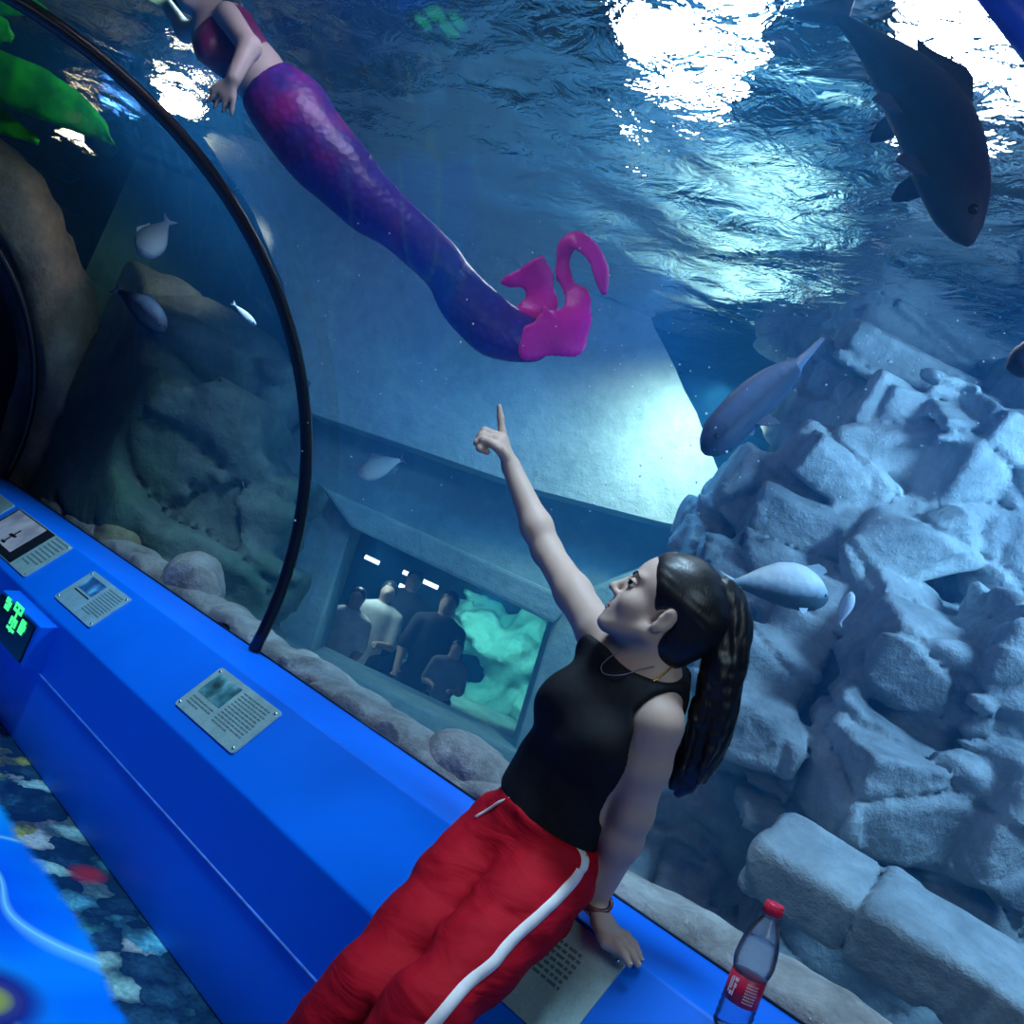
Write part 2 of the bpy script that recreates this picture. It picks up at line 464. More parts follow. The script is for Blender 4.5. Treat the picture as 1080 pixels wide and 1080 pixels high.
def surface_mat():
    t = NT('water_surface'); v = t.obj(); n = t.noise(5.5, 4, .55, t.obj((1, 1.6, 1), (0, 0, .6)), .6)
    nb = t.bump(n.outputs[0], .35, .05)
    g = t.n('ShaderNodeBsdfGlass'); g.inputs['IOR'].default_value = 1.2; g.inputs['Roughness'].default_value = 0.0; g.inputs[0].default_value = (.9, .97, 1, 1)
    t.l(nb, g.inputs['Normal']); t.l(g.outputs[0], t.out.inputs[0]); return t.m
M['surface'] = surface_mat()
M['cliff'] = rock('grey_cliff_rock', (.10, .12, .13), (.50, .54, .53), 2.0)
M['cliff_dark'] = rock('dark_reef_rock', (.035, .06, .055), (.13, .19, .17), 2.0, (.04, .12, .07))  # green blotches mixed at random over the dark rock
M['kerb'] = rock('pale_kerb_stone', (.22, .19, .17), (.55, .50, .45), 6.0)
M['kerb_ochre'] = rock('ochre_kerb_stone', (.16, .13, .07), (.36, .32, .18), 7.0)
M['portal'] = rock('brown_portal_rock', (.12, .09, .075), (.42, .33, .26), 3.0)
M['sand'] = rock('pale_sand', (.32, .38, .36), (.58, .64, .60), 5.0)
M['concrete'] = rock('painted_concrete', (.13, .25, .28), (.22, .38, .42), 1.2)
M['pale'] = rock('pale_tank_wall', (.20, .31, .33), (.34, .46, .47), 1.5)
M['navy'] = simple('dark_wall', (.03, .06, .09), .8, var=.3, scale=2)
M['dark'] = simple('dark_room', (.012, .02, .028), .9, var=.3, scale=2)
M['ceiling'] = simple('hall_ceiling', (.22, .25, .28), .8, var=.3, scale=1)
M['leaf'] = simple('green_leaf', (.02, .34, .012), .45, var=.6, scale=7)
M['tail'] = None
def tail_mat():
    t = NT('purple_scale_fabric'); b = t.pr(Roughness=.38); v = t.obj()
    vo = t.n('ShaderNodeTexVoronoi'); vo.inputs['Scale'].default_value = 42; t.l(v, vo.inputs['Vector'])
    n = t.noise(3.2, 3, .6, v)
    c = t.ramp(n.outputs[0], [(.36, (.035, .035, .28)), (.52, (.07, .025, .26)), (.66, (.30, .02, .24))])
    t.l(t.mix(.35, c, t.ramp(vo.outputs['Distance'], [(.1, (.75, .75, .75)), (.6, (.2, .2, .2))]), 'OVERLAY'), b.inputs['Base Color'])
    t.l(t.bump(vo.outputs['Distance'], .3, .006), b.inputs['Normal']); return t.m
M['tail'] = tail_mat()
M['fin'] = simple('magenta_fin_fabric', (.90, .012, .38), .4, var=.25, scale=8, bump=.4, bdist=.02)
M['bra'] = simple('plum_sequin_top', (.16, .015, .07), .4, var=.3, scale=30)
M['skin_far'] = simple('swimmer_skin', (.55, .50, .40), .5, var=.05)
M['cloth_white'] = simple('pale_shirt', (.65, .65, .62), .8); M['cloth_dark'] = simple('dark_clothes', (.03, .035, .045), .8); M['cloth_grey'] = simple('grey_clothes', (.2, .2, .21), .8)
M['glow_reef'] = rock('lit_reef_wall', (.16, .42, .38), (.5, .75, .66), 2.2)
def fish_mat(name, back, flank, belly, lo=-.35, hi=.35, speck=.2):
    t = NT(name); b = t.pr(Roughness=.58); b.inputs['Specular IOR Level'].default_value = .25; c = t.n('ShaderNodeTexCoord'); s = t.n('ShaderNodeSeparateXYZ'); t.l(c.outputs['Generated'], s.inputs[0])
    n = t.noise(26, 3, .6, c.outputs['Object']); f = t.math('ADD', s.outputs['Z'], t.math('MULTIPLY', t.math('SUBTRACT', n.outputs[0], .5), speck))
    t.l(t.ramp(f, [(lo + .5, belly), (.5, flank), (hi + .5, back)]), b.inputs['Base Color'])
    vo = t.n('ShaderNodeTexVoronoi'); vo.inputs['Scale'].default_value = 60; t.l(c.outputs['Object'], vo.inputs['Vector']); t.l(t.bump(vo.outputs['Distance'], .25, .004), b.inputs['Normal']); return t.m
M['fish_dark'] = fish_mat('dark_slate_fish', (.018, .018, .05), (.012, .014, .038), (.04, .055, .07))
M['fish_blue'] = fish_mat('steel_blue_fish', (.13, .17, .26), (.008, .014, .04), (.03, .055, .10))  # pale back: a top highlight painted into the colour
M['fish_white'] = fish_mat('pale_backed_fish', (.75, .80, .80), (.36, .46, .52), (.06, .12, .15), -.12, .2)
M['fish_pale'] = fish_mat('pale_grey_fish', (.20, .22, .22), (.36, .38, .36), (.55, .55, .52))
M['fish_silver'] = fish_mat('silver_fish', (.7, .75, .8), (.6, .66, .75), (.8, .8, .85))
M['fin_dark'] = simple('dark_fin', (.04, .04, .07), .45); M['fin_pale'] = simple('pale_fin', (.42, .50, .55), .45); M['fin_blue'] = simple('blue_grey_fin', (.10, .14, .22), .45)
M['bubble'] = glassy('air_bubble', (1, 1, 1), 1.33, 0, .3)

def floor_mat():
    """printed vinyl: bright blue sea with light ripples, a reef band along the ledge, one yellow and purple fish."""
    t = NT('printed_ocean_floor'); b = t.pr(Roughness=.22); v = t.obj(); sp = t.n('ShaderNodeSeparateXYZ'); t.l(v, sp.inputs[0]); X, Y = sp.outputs[0], sp.outputs[1]
    nA = t.noise(1.1, 3, .5, v); nB = t.noise(1.5, 1, .4, v, 1.0)
    sea = t.ramp(nA.outputs[0], [(.3, (.0, .07, .75)), (.5, (.0, .22, 1.0)), (.68, (.01, .55, 1.0))])
    rid = t.math('ABSOLUTE', t.math('SUBTRACT', nB.outputs[0], .5))
    sea = t.mix(t.ramp(rid, [(.0, (.9, .9, .9)), (.006, (.5, .5, .5)), (.035, (0, 0, 0))]), sea, (.35, .95, 1.0))
    vw = t.n('ShaderNodeVectorMath', operation='ADD'); nw = t.noise(7, 3, .6, v); t.l(v, vw.inputs[0]); sc_ = t.n('ShaderNodeVectorMath', operation='SCALE'); t.l(nw.outputs[1], sc_.inputs[0]); sc_.inputs['Scale'].default_value = .14; t.l(sc_.outputs[0], vw.inputs[1])
    vo = t.n('ShaderNodeTexVoronoi'); vo.inputs['Scale'].default_value = 9; t.l(vw.outputs[0], vo.inputs['Vector'])
    hue = t.n('ShaderNodeSeparateColor'); t.l(vo.outputs['Color'], hue.inputs[0])
    reef = t.ramp(hue.outputs[0], [(.0, (.01, .05, .10)), (.22, (.05, .24, .26)), (.38, (.36, .62, .58)), (.52, (.02, .08, .14)), (.66, (.42, .44, .10)), (.78, (.10, .40, .52)), (.92, (.55, .62, .62))], 'CONSTANT')
    n3 = t.noise(22, 6, .75, v, .4); reef = t.mix(.55, reef, t.ramp(n3.outputs[0], [(.36, (.02, .04, .08)), (.5, (.35, .42, .42)), (.66, (.9, .95, .9))]), 'OVERLAY')
    reef = t.mix(t.ramp(vo.outputs['Distance'], [(.30, (0, 0, 0)), (.62, (.85, .85, .85))]), reef, (.004, .025, .06))
    fine = t.noise(60, 3, .7, v); reef = t.mix(.7, reef, fine.outputs[0], 'OVERLAY')
    edge = t.math('ADD', t.math('ADD', Y, t.math('MULTIPLY', t.math('SUBTRACT', t.noise(2.6, 5, .65, v).outputs[0], .5), .16)), 0.0)
    f = t.ramp(t.math('MULTIPLY', edge, .5), [((FLOOR_EDGE - .012) / 2, (0, 0, 0)), ((FLOOR_EDGE + .012) / 2, (1, 1, 1))])
    c = t.mix(f, sea, reef)
    def blob(cx, cy, r, col, c, soft):
        d = t.math('ADD', t.math('POWER', t.math('SUBTRACT', X, cx), 2), t.math('POWER', t.math('SUBTRACT', Y, cy), 2))
        return t.mix(t.ramp(d, [(max(0, r * r - soft), (1, 1, 1)), (r * r + soft, (0, 0, 0))]), c, col)
    pc = Pz(12, 1068, 0); c = blob(pc[0] - .05, pc[1] - .05, .12, (.012, .02, .28), c, .006); c = blob(pc[0] - .05, pc[1] - .04, .055, (.60, .62, .03), c, .001)
    rc_ = Pz(92, 922, 0); c = blob(rc_[0], rc_[1], .022, (.40, .03, .04), c, .0004)
    t.l(c, b.inputs['Base Color']); return t.m
FLOOR_EDGE = 1.235
M['floor'] = floor_mat()
# ------------------------------------------------------------------ setting
CY, CZ, CR = .522, .81, 1.283          # tunnel arch: centre and inner radius
LB, LE, LC = (1.815, .652), (1.572, .652), (1.418, .452)   # ledge: back edge, nose of the flat strip, crease
def arch(r, a0, a1, n):
    return [(CY + r * math.cos(a0 + (a1 - a0) * i / n), CZ + r * math.sin(a0 + (a1 - a0) * i / n)) for i in range(n + 1)]
A0 = -math.asin((CZ - .655) / CR)
XL, XR = -9.0, 3.2
o = link('floor', box_me('floor', (XL, CY - 1.6, -.1), (XR, 1.5, 0)), M['floor'], smooth=False); tag(o, 'floor printed with blue sea and a coral reef band', 'floor', kind='structure')

# ledge along the glass (and the same one along the other side of the passage, out of the frame)
prof = [(1.43, 0), (1.43, .25), LC, LE, LB, (LB[0] + .03, .64), (LB[0] + .03, 0)]
ledge = link('blue_ledge', extrude_x('blue_ledge', prof, XL, XR, .006), M['ledge'], smooth=False)
tag(ledge, 'long glossy blue ledge running along the foot of the glass tunnel', 'ledge')
link('seam', tube('seam', [(XL, 1.4285, .25), (XR, 1.4285, .25)], .004, 6), M['seam'], ledge)
link('edge_bead', tube('edge_bead', [(XL, LB[0] + .006, .653), (XR, LB[0] + .006, .653)], .0035, 6), M['rib'], ledge)
prof2 = [(2 * CY - a, b) for a, b in prof]
o = link('wall_low', extrude_x('wall_low', prof2, XL, XR, .006), M['ledge'], smooth=False); tag(o, 'blue plinth on the other side of the passage', 'ledge', kind='structure')
# acrylic arch (40 mm thick)
pa = arch(CR + .002, A0, math.pi - A0, 48) + arch(CR + .042, A0, math.pi - A0, 48)[::-1]
me = bpy.data.meshes.new('wall_acrylic'); n = len(pa)
V = [(XL, a, b) for a, b in pa] + [(XR, a, b) for a, b in pa]
me = mesh_py('wall_acrylic', V, [(i, (i + 1) % n, n + (i + 1) % n, n + i) for i in range(n)])
o = link('wall_acrylic', me, M['acrylic']); tag(o, 'clear curved acrylic wall of the tunnel', 'glass wall', kind='structure')
# black ribs
def rib(X, label):
    pts = [(X, a, b) for a, b in arch(CR - .012, A0, math.pi - A0, 60)]
    r = link('tunnel_rib', tube('tunnel_rib', pts, .021, 10), M['rib']); tag(r, label, 'rib', 'black ribs of the tunnel'); return r
rib(PX(270, 688, -2.62)[0], 'thin black hoop rising from the ledge between the info plates and the woman')
rib(-5.6, 'black hoop seen farthest left, in front of the brown rock arch')
o = link('blue_pipe', tube('blue_pipe', [P(980, -105, 1.75), P(1160, 140, 2.0)], .035, 14), simple('blue_paint', (.02, .08, .55), .4)); tag(o, 'blue pipe cutting the top right corner beside the bright lamp', 'pipe')
# rock arch at the far end of the tunnel
s = SDF()
for i in range(26):
    a = -.25 + (math.pi + .5) * i / 25; rr_ = 1.50 + .03 * math.sin(i * 2.3)
    s.ell((-5.95 + .05 * math.sin(i * 1.7), CY + rr_ * math.cos(a), CZ + rr_ * math.sin(a)), (.34, .22, .24), k=.12)
def post(D, X, Y, Z):
    D = D + .05 * fbm(X, Y, Z, 3.2, 3, 3)
    ra = np.sqrt((Y - CY) ** 2 + (Z - CZ) ** 2); return np.maximum(np.maximum(D, CR + .05 - ra), -.1 - Z)
o = link('rock_arch', s.mesh('rock_arch', .035, post=post), M['portal']); tag(o, 'brown rough rock arch around the far end of the tunnel', 'rock arch')
o = link('wall_end', box_me('wall_end', (XL - .1, CY - 2.2, 0), (XL, CY + 2.2, 2.8)), simple('dim_purple_wall', (.09, .07, .10), .8, var=.4, scale=3)); tag(o, kind='structure')

# tank shell
SURF = 2.87; TX0, TX1, TY1, TZ0 = -9.2, 3.0, 9.0, -.3
ring = arch(CR + .046, A0, math.pi - A0, 40)
prof = [(LB[0] + .035, TZ0)] + ring + [(2 * CY - LB[0] - .035, TZ0), (CY - 2.6, TZ0), (CY - 2.6, SURF - .1), (TY1, SURF - .1), (TY1, TZ0)]
n = len(prof); Vv = [(TX0, a, b) for a, b in prof] + [(TX1, a, b) for a, b in prof]
Ff = [tuple(range(n))[::-1], tuple(range(n, 2 * n))] + [(i, (i + 1) % n, n + (i + 1) % n, n + i) for i in range(n)]
wat = link('water', mesh_py('water', Vv, Ff), M['water'], smooth=False); tag(wat, 'hazy blue water filling the tank', 'water', kind='structure')
# rippled water surface
nx, ny = 250, 240
gx = np.linspace(TX0, TX1, nx); gy = np.linspace(CY - 2.6, TY1, ny); GX, GY = np.meshgrid(gx, gy, indexing='ij')
def waves(x, y):
    w = .55 * vnoise(x * 1.3 + y * .5, y * 1.9, 0 * x, 5) + .32 * vnoise(x * 3.1 - y * .6, y * 4.4, 0 * x, 9) + .14 * vnoise(x * 7, y * 9.5, 0 * x, 21)
    return w
GZ = SURF + .058 * waves(GX, GY)
idx = np.arange(nx * ny).reshape(nx, ny)
Q = np.stack([idx[:-1, :-1], idx[1:, :-1], idx[1:, 1:], idx[:-1, 1:]], -1).reshape(-1, 4)
o = link('water_surface', mesh_np('water_surface', np.stack([GX, GY, GZ], -1).reshape(-1, 3), Q), M['surface']); tag(o, 'rippled water surface seen from below with bright lamp glints', 'water surface', kind='structure')
# hall above the water
o = link('ceiling', box_me('ceiling', (TX0 - 3, CY - 6, 5.2), (TX1 + 3, TY1 + 3, 5.3)), M['ceiling']); tag(o, kind='structure')
for nm, lo, hi in (('wall_north', (TX0 - 3, TY1 + .1, TZ0), (TX1 + 3, TY1 + .3, 5.2)), ('wall_east', (TX1 + .1, CY - 6, TZ0), (TX1 + .3, TY1 + .3, 5.2)), ('wall_west', (TX0 - .4, CY - 6, TZ0), (TX0 - .2, TY1 + .3, 5.2)), ('wall_south', (TX0 - 3, CY - 2.9, TZ0), (TX1 + 3, CY - 2.7, 5.2))):
    o = link(nm, box_me(nm, lo, hi), M['navy'], smooth=False); tag(o, kind='structure')
# sandy bed
nx, ny = 150, 100
gx = np.linspace(TX0, TX1, nx); gy = np.linspace(LB[0] + .04, TY1, ny); GX, GY = np.meshgrid(gx, gy, indexing='ij')
GZ = .22 + .05 * fbm(GX, GY, GX * 0, .9, 3, 4) - .28 * np.clip((GX + 2.2) / 1.2, 0, 1)
idx = np.arange(nx * ny).reshape(nx, ny); Q = np.stack([idx[:-1, :-1], idx[1:, :-1], idx[1:, 1:], idx[:-1, 1:]], -1).reshape(-1, 4)
o = link('floor_tank', mesh_np('floor_tank', np.stack([GX, GY, GZ], -1).reshape(-1, 3), Q), M['sand']); tag(o, 'pale sandy bed of the tank', 'tank bed', kind='structure')

# far side of the tank: concrete with a viewing window into another hall
def slab(name, pts, d, th, mat, d2=None, bevel=.02):
    f = [P(x, y, d) for x, y in pts]
    return link(name, prism(f, AZ * th, name, bevel), mat, smooth=False)
WALLS = []
DW = 5.2
o = slab('wall_far_upper', [(326, 435), (430, 470), (560, 515), (700, 551), (735, 557), (768, 522), (757, 495), (744, 462), (735, 436), (722, 412), (712, 388), (702, 368), (690, 345), (660, 250), (420, 60), (150, 75), (180, 104), (228, 160), (268, 226), (298, 298), (316, 370)], 5.0, .5, M['pale'], bevel=0); tag(o, 'pale far wall of the tank glowing under a lamp', 'wall', kind='structure')
qa, qb = P(84, 300, 5.7), P(440, 300, 5.7); qa[2] = qb[2] = 0
o = link('wall_far_left', prism([qa, qb, qb + ZU * 2.84, qa + ZU * 2.84], AZ * .3, 'wall_far_left'), rock('green_teal_wall', (.02, .07, .06), (.10, .26, .22), 1.2), smooth=False); tag(o, 'dim green end wall of the tank behind the reef', 'wall', kind='structure')
o = slab('wall_far', [(200, 360), (330, 425), (560, 500), (735, 545), (720, 700), (600, 640), (345, 519), (275, 480)], 5.35, .3, M['concrete'], bevel=0); tag(o, 'dim concrete band above the far window', 'wall', kind='structure')
o = slab('trim_lintel', [(338, 512), (606, 634), (584, 658), (370, 556)], 5.05, .5, M['concrete']); tag(o, 'sloping concrete lintel over the far window', 'lintel', kind='structure')
o = slab('trim_jamb_right', [(600, 630), (745, 570), (720, 860), (540, 800), (583, 656)], DW, .4, M['concrete']); tag(o, 'concrete pier right of the far window', 'pier', kind='structure')
o = slab('trim_jamb_left', [(338, 512), (372, 556), (328, 694), (285, 672)], DW, .4, M['concrete']); tag(o, 'concrete pier left of the far window', 'pier', kind='structure')
o = slab('trim_sill', [(285, 668), (328, 690), (548, 795), (720, 855), (700, 900), (520, 830), (270, 700)], DW - .1, .5, M['concrete']); tag(o, 'sill below the far window', 'sill', kind='structure')
# room behind the window
f = [P(x, y, DW + .45) for x, y in [(250, 470), (640, 610), (600, 860), (200, 700)]]
def room_box(d0, d1, quad, mats):
    a = [P(x, y, d0) for x, y in quad]; b = [p + AZ * (d1 - d0) for p in a]
    return a, b
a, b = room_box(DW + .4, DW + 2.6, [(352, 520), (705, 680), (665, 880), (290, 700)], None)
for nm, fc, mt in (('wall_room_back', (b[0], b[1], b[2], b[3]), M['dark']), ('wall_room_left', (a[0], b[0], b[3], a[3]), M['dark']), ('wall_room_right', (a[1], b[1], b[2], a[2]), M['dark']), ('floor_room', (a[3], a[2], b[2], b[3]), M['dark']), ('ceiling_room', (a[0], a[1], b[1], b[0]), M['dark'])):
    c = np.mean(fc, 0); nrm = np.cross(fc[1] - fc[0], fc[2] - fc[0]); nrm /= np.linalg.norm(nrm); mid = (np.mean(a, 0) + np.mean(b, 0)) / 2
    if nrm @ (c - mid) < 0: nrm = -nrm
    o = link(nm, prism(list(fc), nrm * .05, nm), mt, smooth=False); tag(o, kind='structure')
o = link('window_1', prism([P(x, y, DW + .42) for x, y in [(352, 540), (600, 655), (560, 810), (315, 700)]], AZ * .03, 'window_1'), M['acrylic'], smooth=False); tag(o, 'far viewing window with visitors behind it', 'window', kind='structure')
# lit reef tank inside that hall
s = SDF()
for (x, y, w, h, dd) in [(540, 690, 90, 100, 0), (500, 660, 60, 80, .15), (560, 740, 70, 70, -.1), (510, 750, 70, 60, .0), (565, 670, 50, 60, .1)]:
    s.ell(P(x, y, DW + 2.2 + dd), np.array([w, 60, h]) * (DW + 2) / FPX / 2, frame(RT, ZU), k=.15)
s.mesh_post = None
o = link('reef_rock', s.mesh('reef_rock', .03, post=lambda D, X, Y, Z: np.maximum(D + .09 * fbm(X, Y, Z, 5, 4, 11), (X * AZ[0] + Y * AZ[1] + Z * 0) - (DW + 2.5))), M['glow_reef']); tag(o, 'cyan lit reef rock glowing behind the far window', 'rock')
# ------------------------------------------------------------------ info plates on the sloping face
SL = np.array([0, LC[0] - LE[0], LC[1] - LE[1]]); SLL = np.linalg.norm(SL); SL /= SLL
SN = np.cross(SL, [1.0, 0, 0]); SN = SN if SN[2] > 0 else -SN
def pl_pt(X, s, o): return np.array([X, LE[0], LE[1]]) + SL * (s - .016) + SN * o
def rrect(x0, x1, s0, s1, o, r=.01):
    pts = []
    for cx, cs, a in ((x1 - r, s0 + r, -90), (x1 - r, s1 - r, 0), (x0 + r, s1 - r, 90), (x0 + r, s0 + r, 180)):
        for k in range(4):
            t = math.radians(a + 30 * k); pts.append(pl_pt(cx + r * math.cos(t), cs + r * math.sin(t), o))
    return pts
def panel(name, x0, x1, s0, s1, o, th, mat, parent, r=.003): return link(name, prism(rrect(x0, x1, s0, s1, o, r), SN * th, name), mat, parent, smooth=False)
def text(x0, x1, s0, s1, rows, o, parent, seed, hgt=.42):
    rnd = random.Random(seed); mes = []; st = (s1 - s0) / rows
    for k in range(rows):
        x = x0; end = x1 if k < rows - 1 else x0 + (x1 - x0) * .6
        while x < end - .004:
            w = min(end - x, rnd.uniform(.006, .022)); mes.append(prism([pl_pt(a, b, o) for a, b in ((x, s0 + k * st), (x + w, s0 + k * st), (x + w, s0 + k * st + st * hgt), (x, s0 + k * st + st * hgt))], SN * .0006)); x += w + .004
    return link('lettering', merge('lettering', mes), M['ink'], parent, smooth=False)
def plate(x0, x1, s0, s1, mat, label):
    e = empty('info_plate', pl_pt((x0 + x1) / 2, (s0 + s1) / 2, 0), label, 'plate', 'info plates on the blue ledge')
    panel('plate', x0, x1, s0, s1, .0005, .005, mat, e, .012)
    for cx in (x0 + .016, x1 - .016):
        for cs in (s0 + .014, s1 - .014): link('screw', lathe('screw', [(.005, 0), (.005, .002), (.0025, .0035)], pl_pt(cx, cs, .0055), SN, 10), M['screw'], e)
    return e
e = plate(-5.20, -4.62, .022, .20, M['plate'], 'pale info plate cut by the left edge of the photo, beyond the pink picture plate')
e = plate(-2.40, -2.03, .045, .215, M['plate'], 'pale info plate with a teal animal picture beside the foot of the black hoop')
panel('picture', -2.375, -2.235, .062, .145, .0055, .001, M['photo_teal'], e)
text(-2.215, -2.06, .065, .19, 11, .0056, e, 2); text(-2.37, -2.24, .16, .195, 3, .0056, e, 3)
e = plate(-3.50, -3.115, .045, .215, M['plate_blue'], 'small light blue info plate with a dark blue picture, above the green sign')
panel('picture', -3.455, -3.31, .065, .13, .0055, .001, M['photo_blue'], e); panel('caption_line', -3.455, -3.31, .140, .145, .0055, .001, M['black'], e, .001)
text(-3.28, -3.14, .065, .19, 11, .0056, e, 5)
e = plate(-1.27, -.80, .025, .225, M['plate'], 'pale text plate half hidden behind the red trousers')
text(-1.13, -.87, .07, .165, 8, .0056, e, 8, .5); text(-1.13, -.97, .045, .06, 1, .0056, e, 9, .8)
e = plate(-4.55, -3.81, .020, .236, M['plate'], 'info plate with a pinkish picture in a black frame, second from the left edge')
panel('picture_frame', -4.54, -4.02, .024, .232, .0055, .002, M['black'], e); panel('picture', -4.52, -4.12, .03, .20, .0075, .001, M['photo_pink'], e)
mk = [prism([pl_pt(a, b, .0086) for a, b in q], SN * .0008) for q in ([(-4.28, .10), (-4.265, .10), (-4.265, .19), (-4.28, .19)], [(-4.31, .135), (-4.235, .13), (-4.235, .143), (-4.31, .148)], [(-4.30, .178), (-4.25, .178), (-4.25, .188), (-4.30, .188)])]
link('black_emblem', merge('black_emblem', mk), M['black'], e, smooth=False)
text(-3.99, -3.84, .03, .20, 9, .0056, e, 12)

# green lit sign on the front of the ledge
sc = PY(17, 652, 1.355); sx0, sx1, sz0, sz1 = sc[0] - .25, sc[0] + .17, .262, .415
sign = empty('exit_sign', (sc[0], 1.43, sz0), 'small black sign with green lit symbols on the front of the ledge', 'sign')
link('sign_housing', prism([(sx0, 1.4298, sz0 - .01), (sx0, 1.36, sz0), (sx0, 1.36, sz1 + .006), (sx0, 1.424, sz1 + .02)], np.array([sx1 - sx0 + .05, 0, 0]), 'housing', .004), M['ledge'], sign, smooth=False)
link('sign_face', box_me('face', (sx0 + .02, 1.352, sz0 + .008), (sx1 + .02, 1.361, sz1 - .004), .002), M['sign_black'], sign, smooth=False)
def gly(boxes, cx, cz): return [box_me('g', (cx + a, 1.349, cz + b), (cx + c, 1.3525, cz + d)) for a, b, c, d in boxes]
g = gly([(-.045, .02, .045, .03), (-.045, .02, -.035, .052), (.035, .02, .045, .052), (-.045, .042, .045, .052), (-.005, -.055, .006, .052), (-.035, -.012, .035, -.002), (-.035, -.032, -.02, -.012), (.02, -.032, .035, -.012), (-.04, -.05, .04, -.04)], sc[0], sc[2])
g += gly([(-.025, -.022, .025, -.005), (-.03, .0, .012, .022), (.0, -.006, .03, .012)], sc[0] - .115, sc[2] + .02)
g += gly([(-.025, -.026, .022, .024), (.018, -.01, .032, .01)], sc[0] + .095, sc[2] - .005)
link('lettering', merge('lettering', g), M['led'], sign, smooth=False)

# ------------------------------------------------------------------ bottle
bb = Pz(769, 1086, LE[1] + .001); bb[2] = LE[1] + .001
bt = empty('water_bottle', bb, 'clear plastic water bottle with red cap and red label standing on the ledge', 'bottle')
bp = [(.024, 0), (.029, .003), (.031, .010), (.030, .016), (.031, .022), (.0295, .028), (.031, .034), (.0295, .040), (.0305, .046), (.0295, .050), (.0295, .098), (.031, .103), (.0335, .112), (.0345, .122), (.0335, .136), (.031, .152), (.026, .170), (.020, .184), (.0145, .194), (.0125, .200), (.0125, .212)]
link('bottle_body', lathe('bottle_body', bp, bb, ZU, 40), M['pet'], bt)
link('bottled_water', lathe('bottled_water', [(max(r - .002, .001), h + .002) for r, h in bp if h <= .15] + [(.0295, .1535)], bb, ZU, 40), M['bwater'], bt)
cp = []
me = lathe('cap', [(.0150, .202), (.0160, .2035), (.0160, .219), (.0150, .222), (.010, .2225)], bb, ZU, 36)
cap = link('bottle_cap', me, M['cap'], bt)
rm = []
for k in range(24):
    a = 2 * math.pi * k / 24; c = bb + np.array([math.cos(a), math.sin(a), 0]) * .0160; rm.append(tube('r', [c + ZU * .204, c + ZU * .218], .0008, 5))
link('cap_ridge', merge('cap_ridges', rm), M['cap'], cap)
link('neck_ring', lathe('neck_ring', [(.0125, .196), (.0155, .197), (.0155, .199), (.0125, .2005)], bb, ZU, 30), M['pet'], bt)
lab = link('label', lathe('label', [(.0292, .050), (.0302, .0505), (.0302, .0965), (.0292, .097)], bb, ZU, 40), M['label'], bt)
mes = []; rnd = random.Random(4); ca = math.atan2(-bb[1], -bb[0])
def lpatch(a0, a1, h0, h1):
    v = []; n = 4
    for i in range(n + 1):
        a = a0 + (a1 - a0) * i / n; v.append((a, h0))
    for i in range(n, -1, -1): v.append((a0 + (a1 - a0) * i / n, h1))
    V = [bb + np.array([math.cos(a) * r, math.sin(a) * r, h]) for r in (.0303, .0307) for a, h in v]; m = len(v)
    return mesh_py('lp', V, [tuple(range(m)), tuple(range(2 * m - 1, m - 1, -1))] + [(i, (i + 1) % m, m + (i + 1) % m, m + i) for i in range(m)])
for a0, w, h0, h1 in ((-.75, .16, .060, .066), (-.78, .10, .069, .090), (-.62, .22, .084, .090), (-.58, .16, .074, .080), (-.55, .06, .060, .082), (-.9, .08, .062, .088)): mes.append(lpatch(ca + a0, ca + a0 + w, h0, h1))
for k in range(7):
    a = .1
    while a < .75: w = rnd.uniform(.03, .10); mes.append(lpatch(ca + a, ca + a + w, .058 + k * .005, .0603 + k * .005)); a += w + .025
link('lettering', merge('lettering', mes), M['labelw'], lab, smooth=False)

# ------------------------------------------------------------------ stones outside the glass
def stone(name, px, py, Y, hw, hh, mat, label, dy=.12, seed=0, group=None, cat='rock', sink=0):
    c = PY(px, py, Y); d = depth(c); k = d / FPX; r = (hw * k / .93, dy, hh * k)
    s = SDF(); rnd = random.Random(seed); s.ell(c, r, k=.05)
    for i in range(4): s.ell(c + np.array([rnd.uniform(-.5, .5) * r[0], rnd.uniform(-.4, .4) * dy, rnd.uniform(-.5, .2) * r[2]]), (r[0] * .6, dy * .7, r[2] * .75), k=.05)
    def post(D, X, Yy, Z): return np.maximum(D + .26 * min(r) * fbm(X, Yy, Z, 1.1 / max(r), 4, seed), (LB[0] + .055) - Yy)
    o = link(name, s.mesh(name, max(.008, min(r) / 9), post=post), mat); return tag(o, label, cat, group)
K = M['kerb']
stone('kerb_rock', 66, 532, 2.0, 24, 11, M['kerb_ochre'], 'low brown kerb stone nearest the rock arch, outside the glass', seed=1)
stone('kerb_rock', 125, 566, 1.99, 30, 25, M['kerb_ochre'], 'rounded ochre kerb rock outside the glass, left of the big grey one', seed=2)
stone('kerb_rock', 205, 618, 1.99, 50, 32, K, 'large rounded grey kerb rock above the light blue info plate', seed=3)
stone('kerb_rock', 262, 672, 1.96, 26, 14, K, 'small grey kerb rock right behind the foot of the black hoop', seed=4)
stone('kerb_rock', 305, 702, 1.99, 34, 15, K, 'flat pale kerb stone just right of the foot of the black hoop', seed=5)
stone('kerb_rock', 372, 745, 1.99, 52, 17, K, 'long flat kerb stone halfway between the black hoop and the woman', seed=6)
stone('kerb_rock', 436, 781, 1.98, 26, 14, K, 'narrow grey kerb stone left of the pale boulder by the woman', seed=7)
stone('kerb_rock', 490, 806, 2.02, 54, 27, K, 'pale boulder on the kerb touching the woman\'s trousers at the hip', seed=8)
s = SDF()
for i in range(34): s.ell((-5.4 + i * .125, 1.98 + .02 * math.sin(i * 1.9), .635 + .012 * math.sin(i * 2.7)), (.11, .11, .045), k=.06)
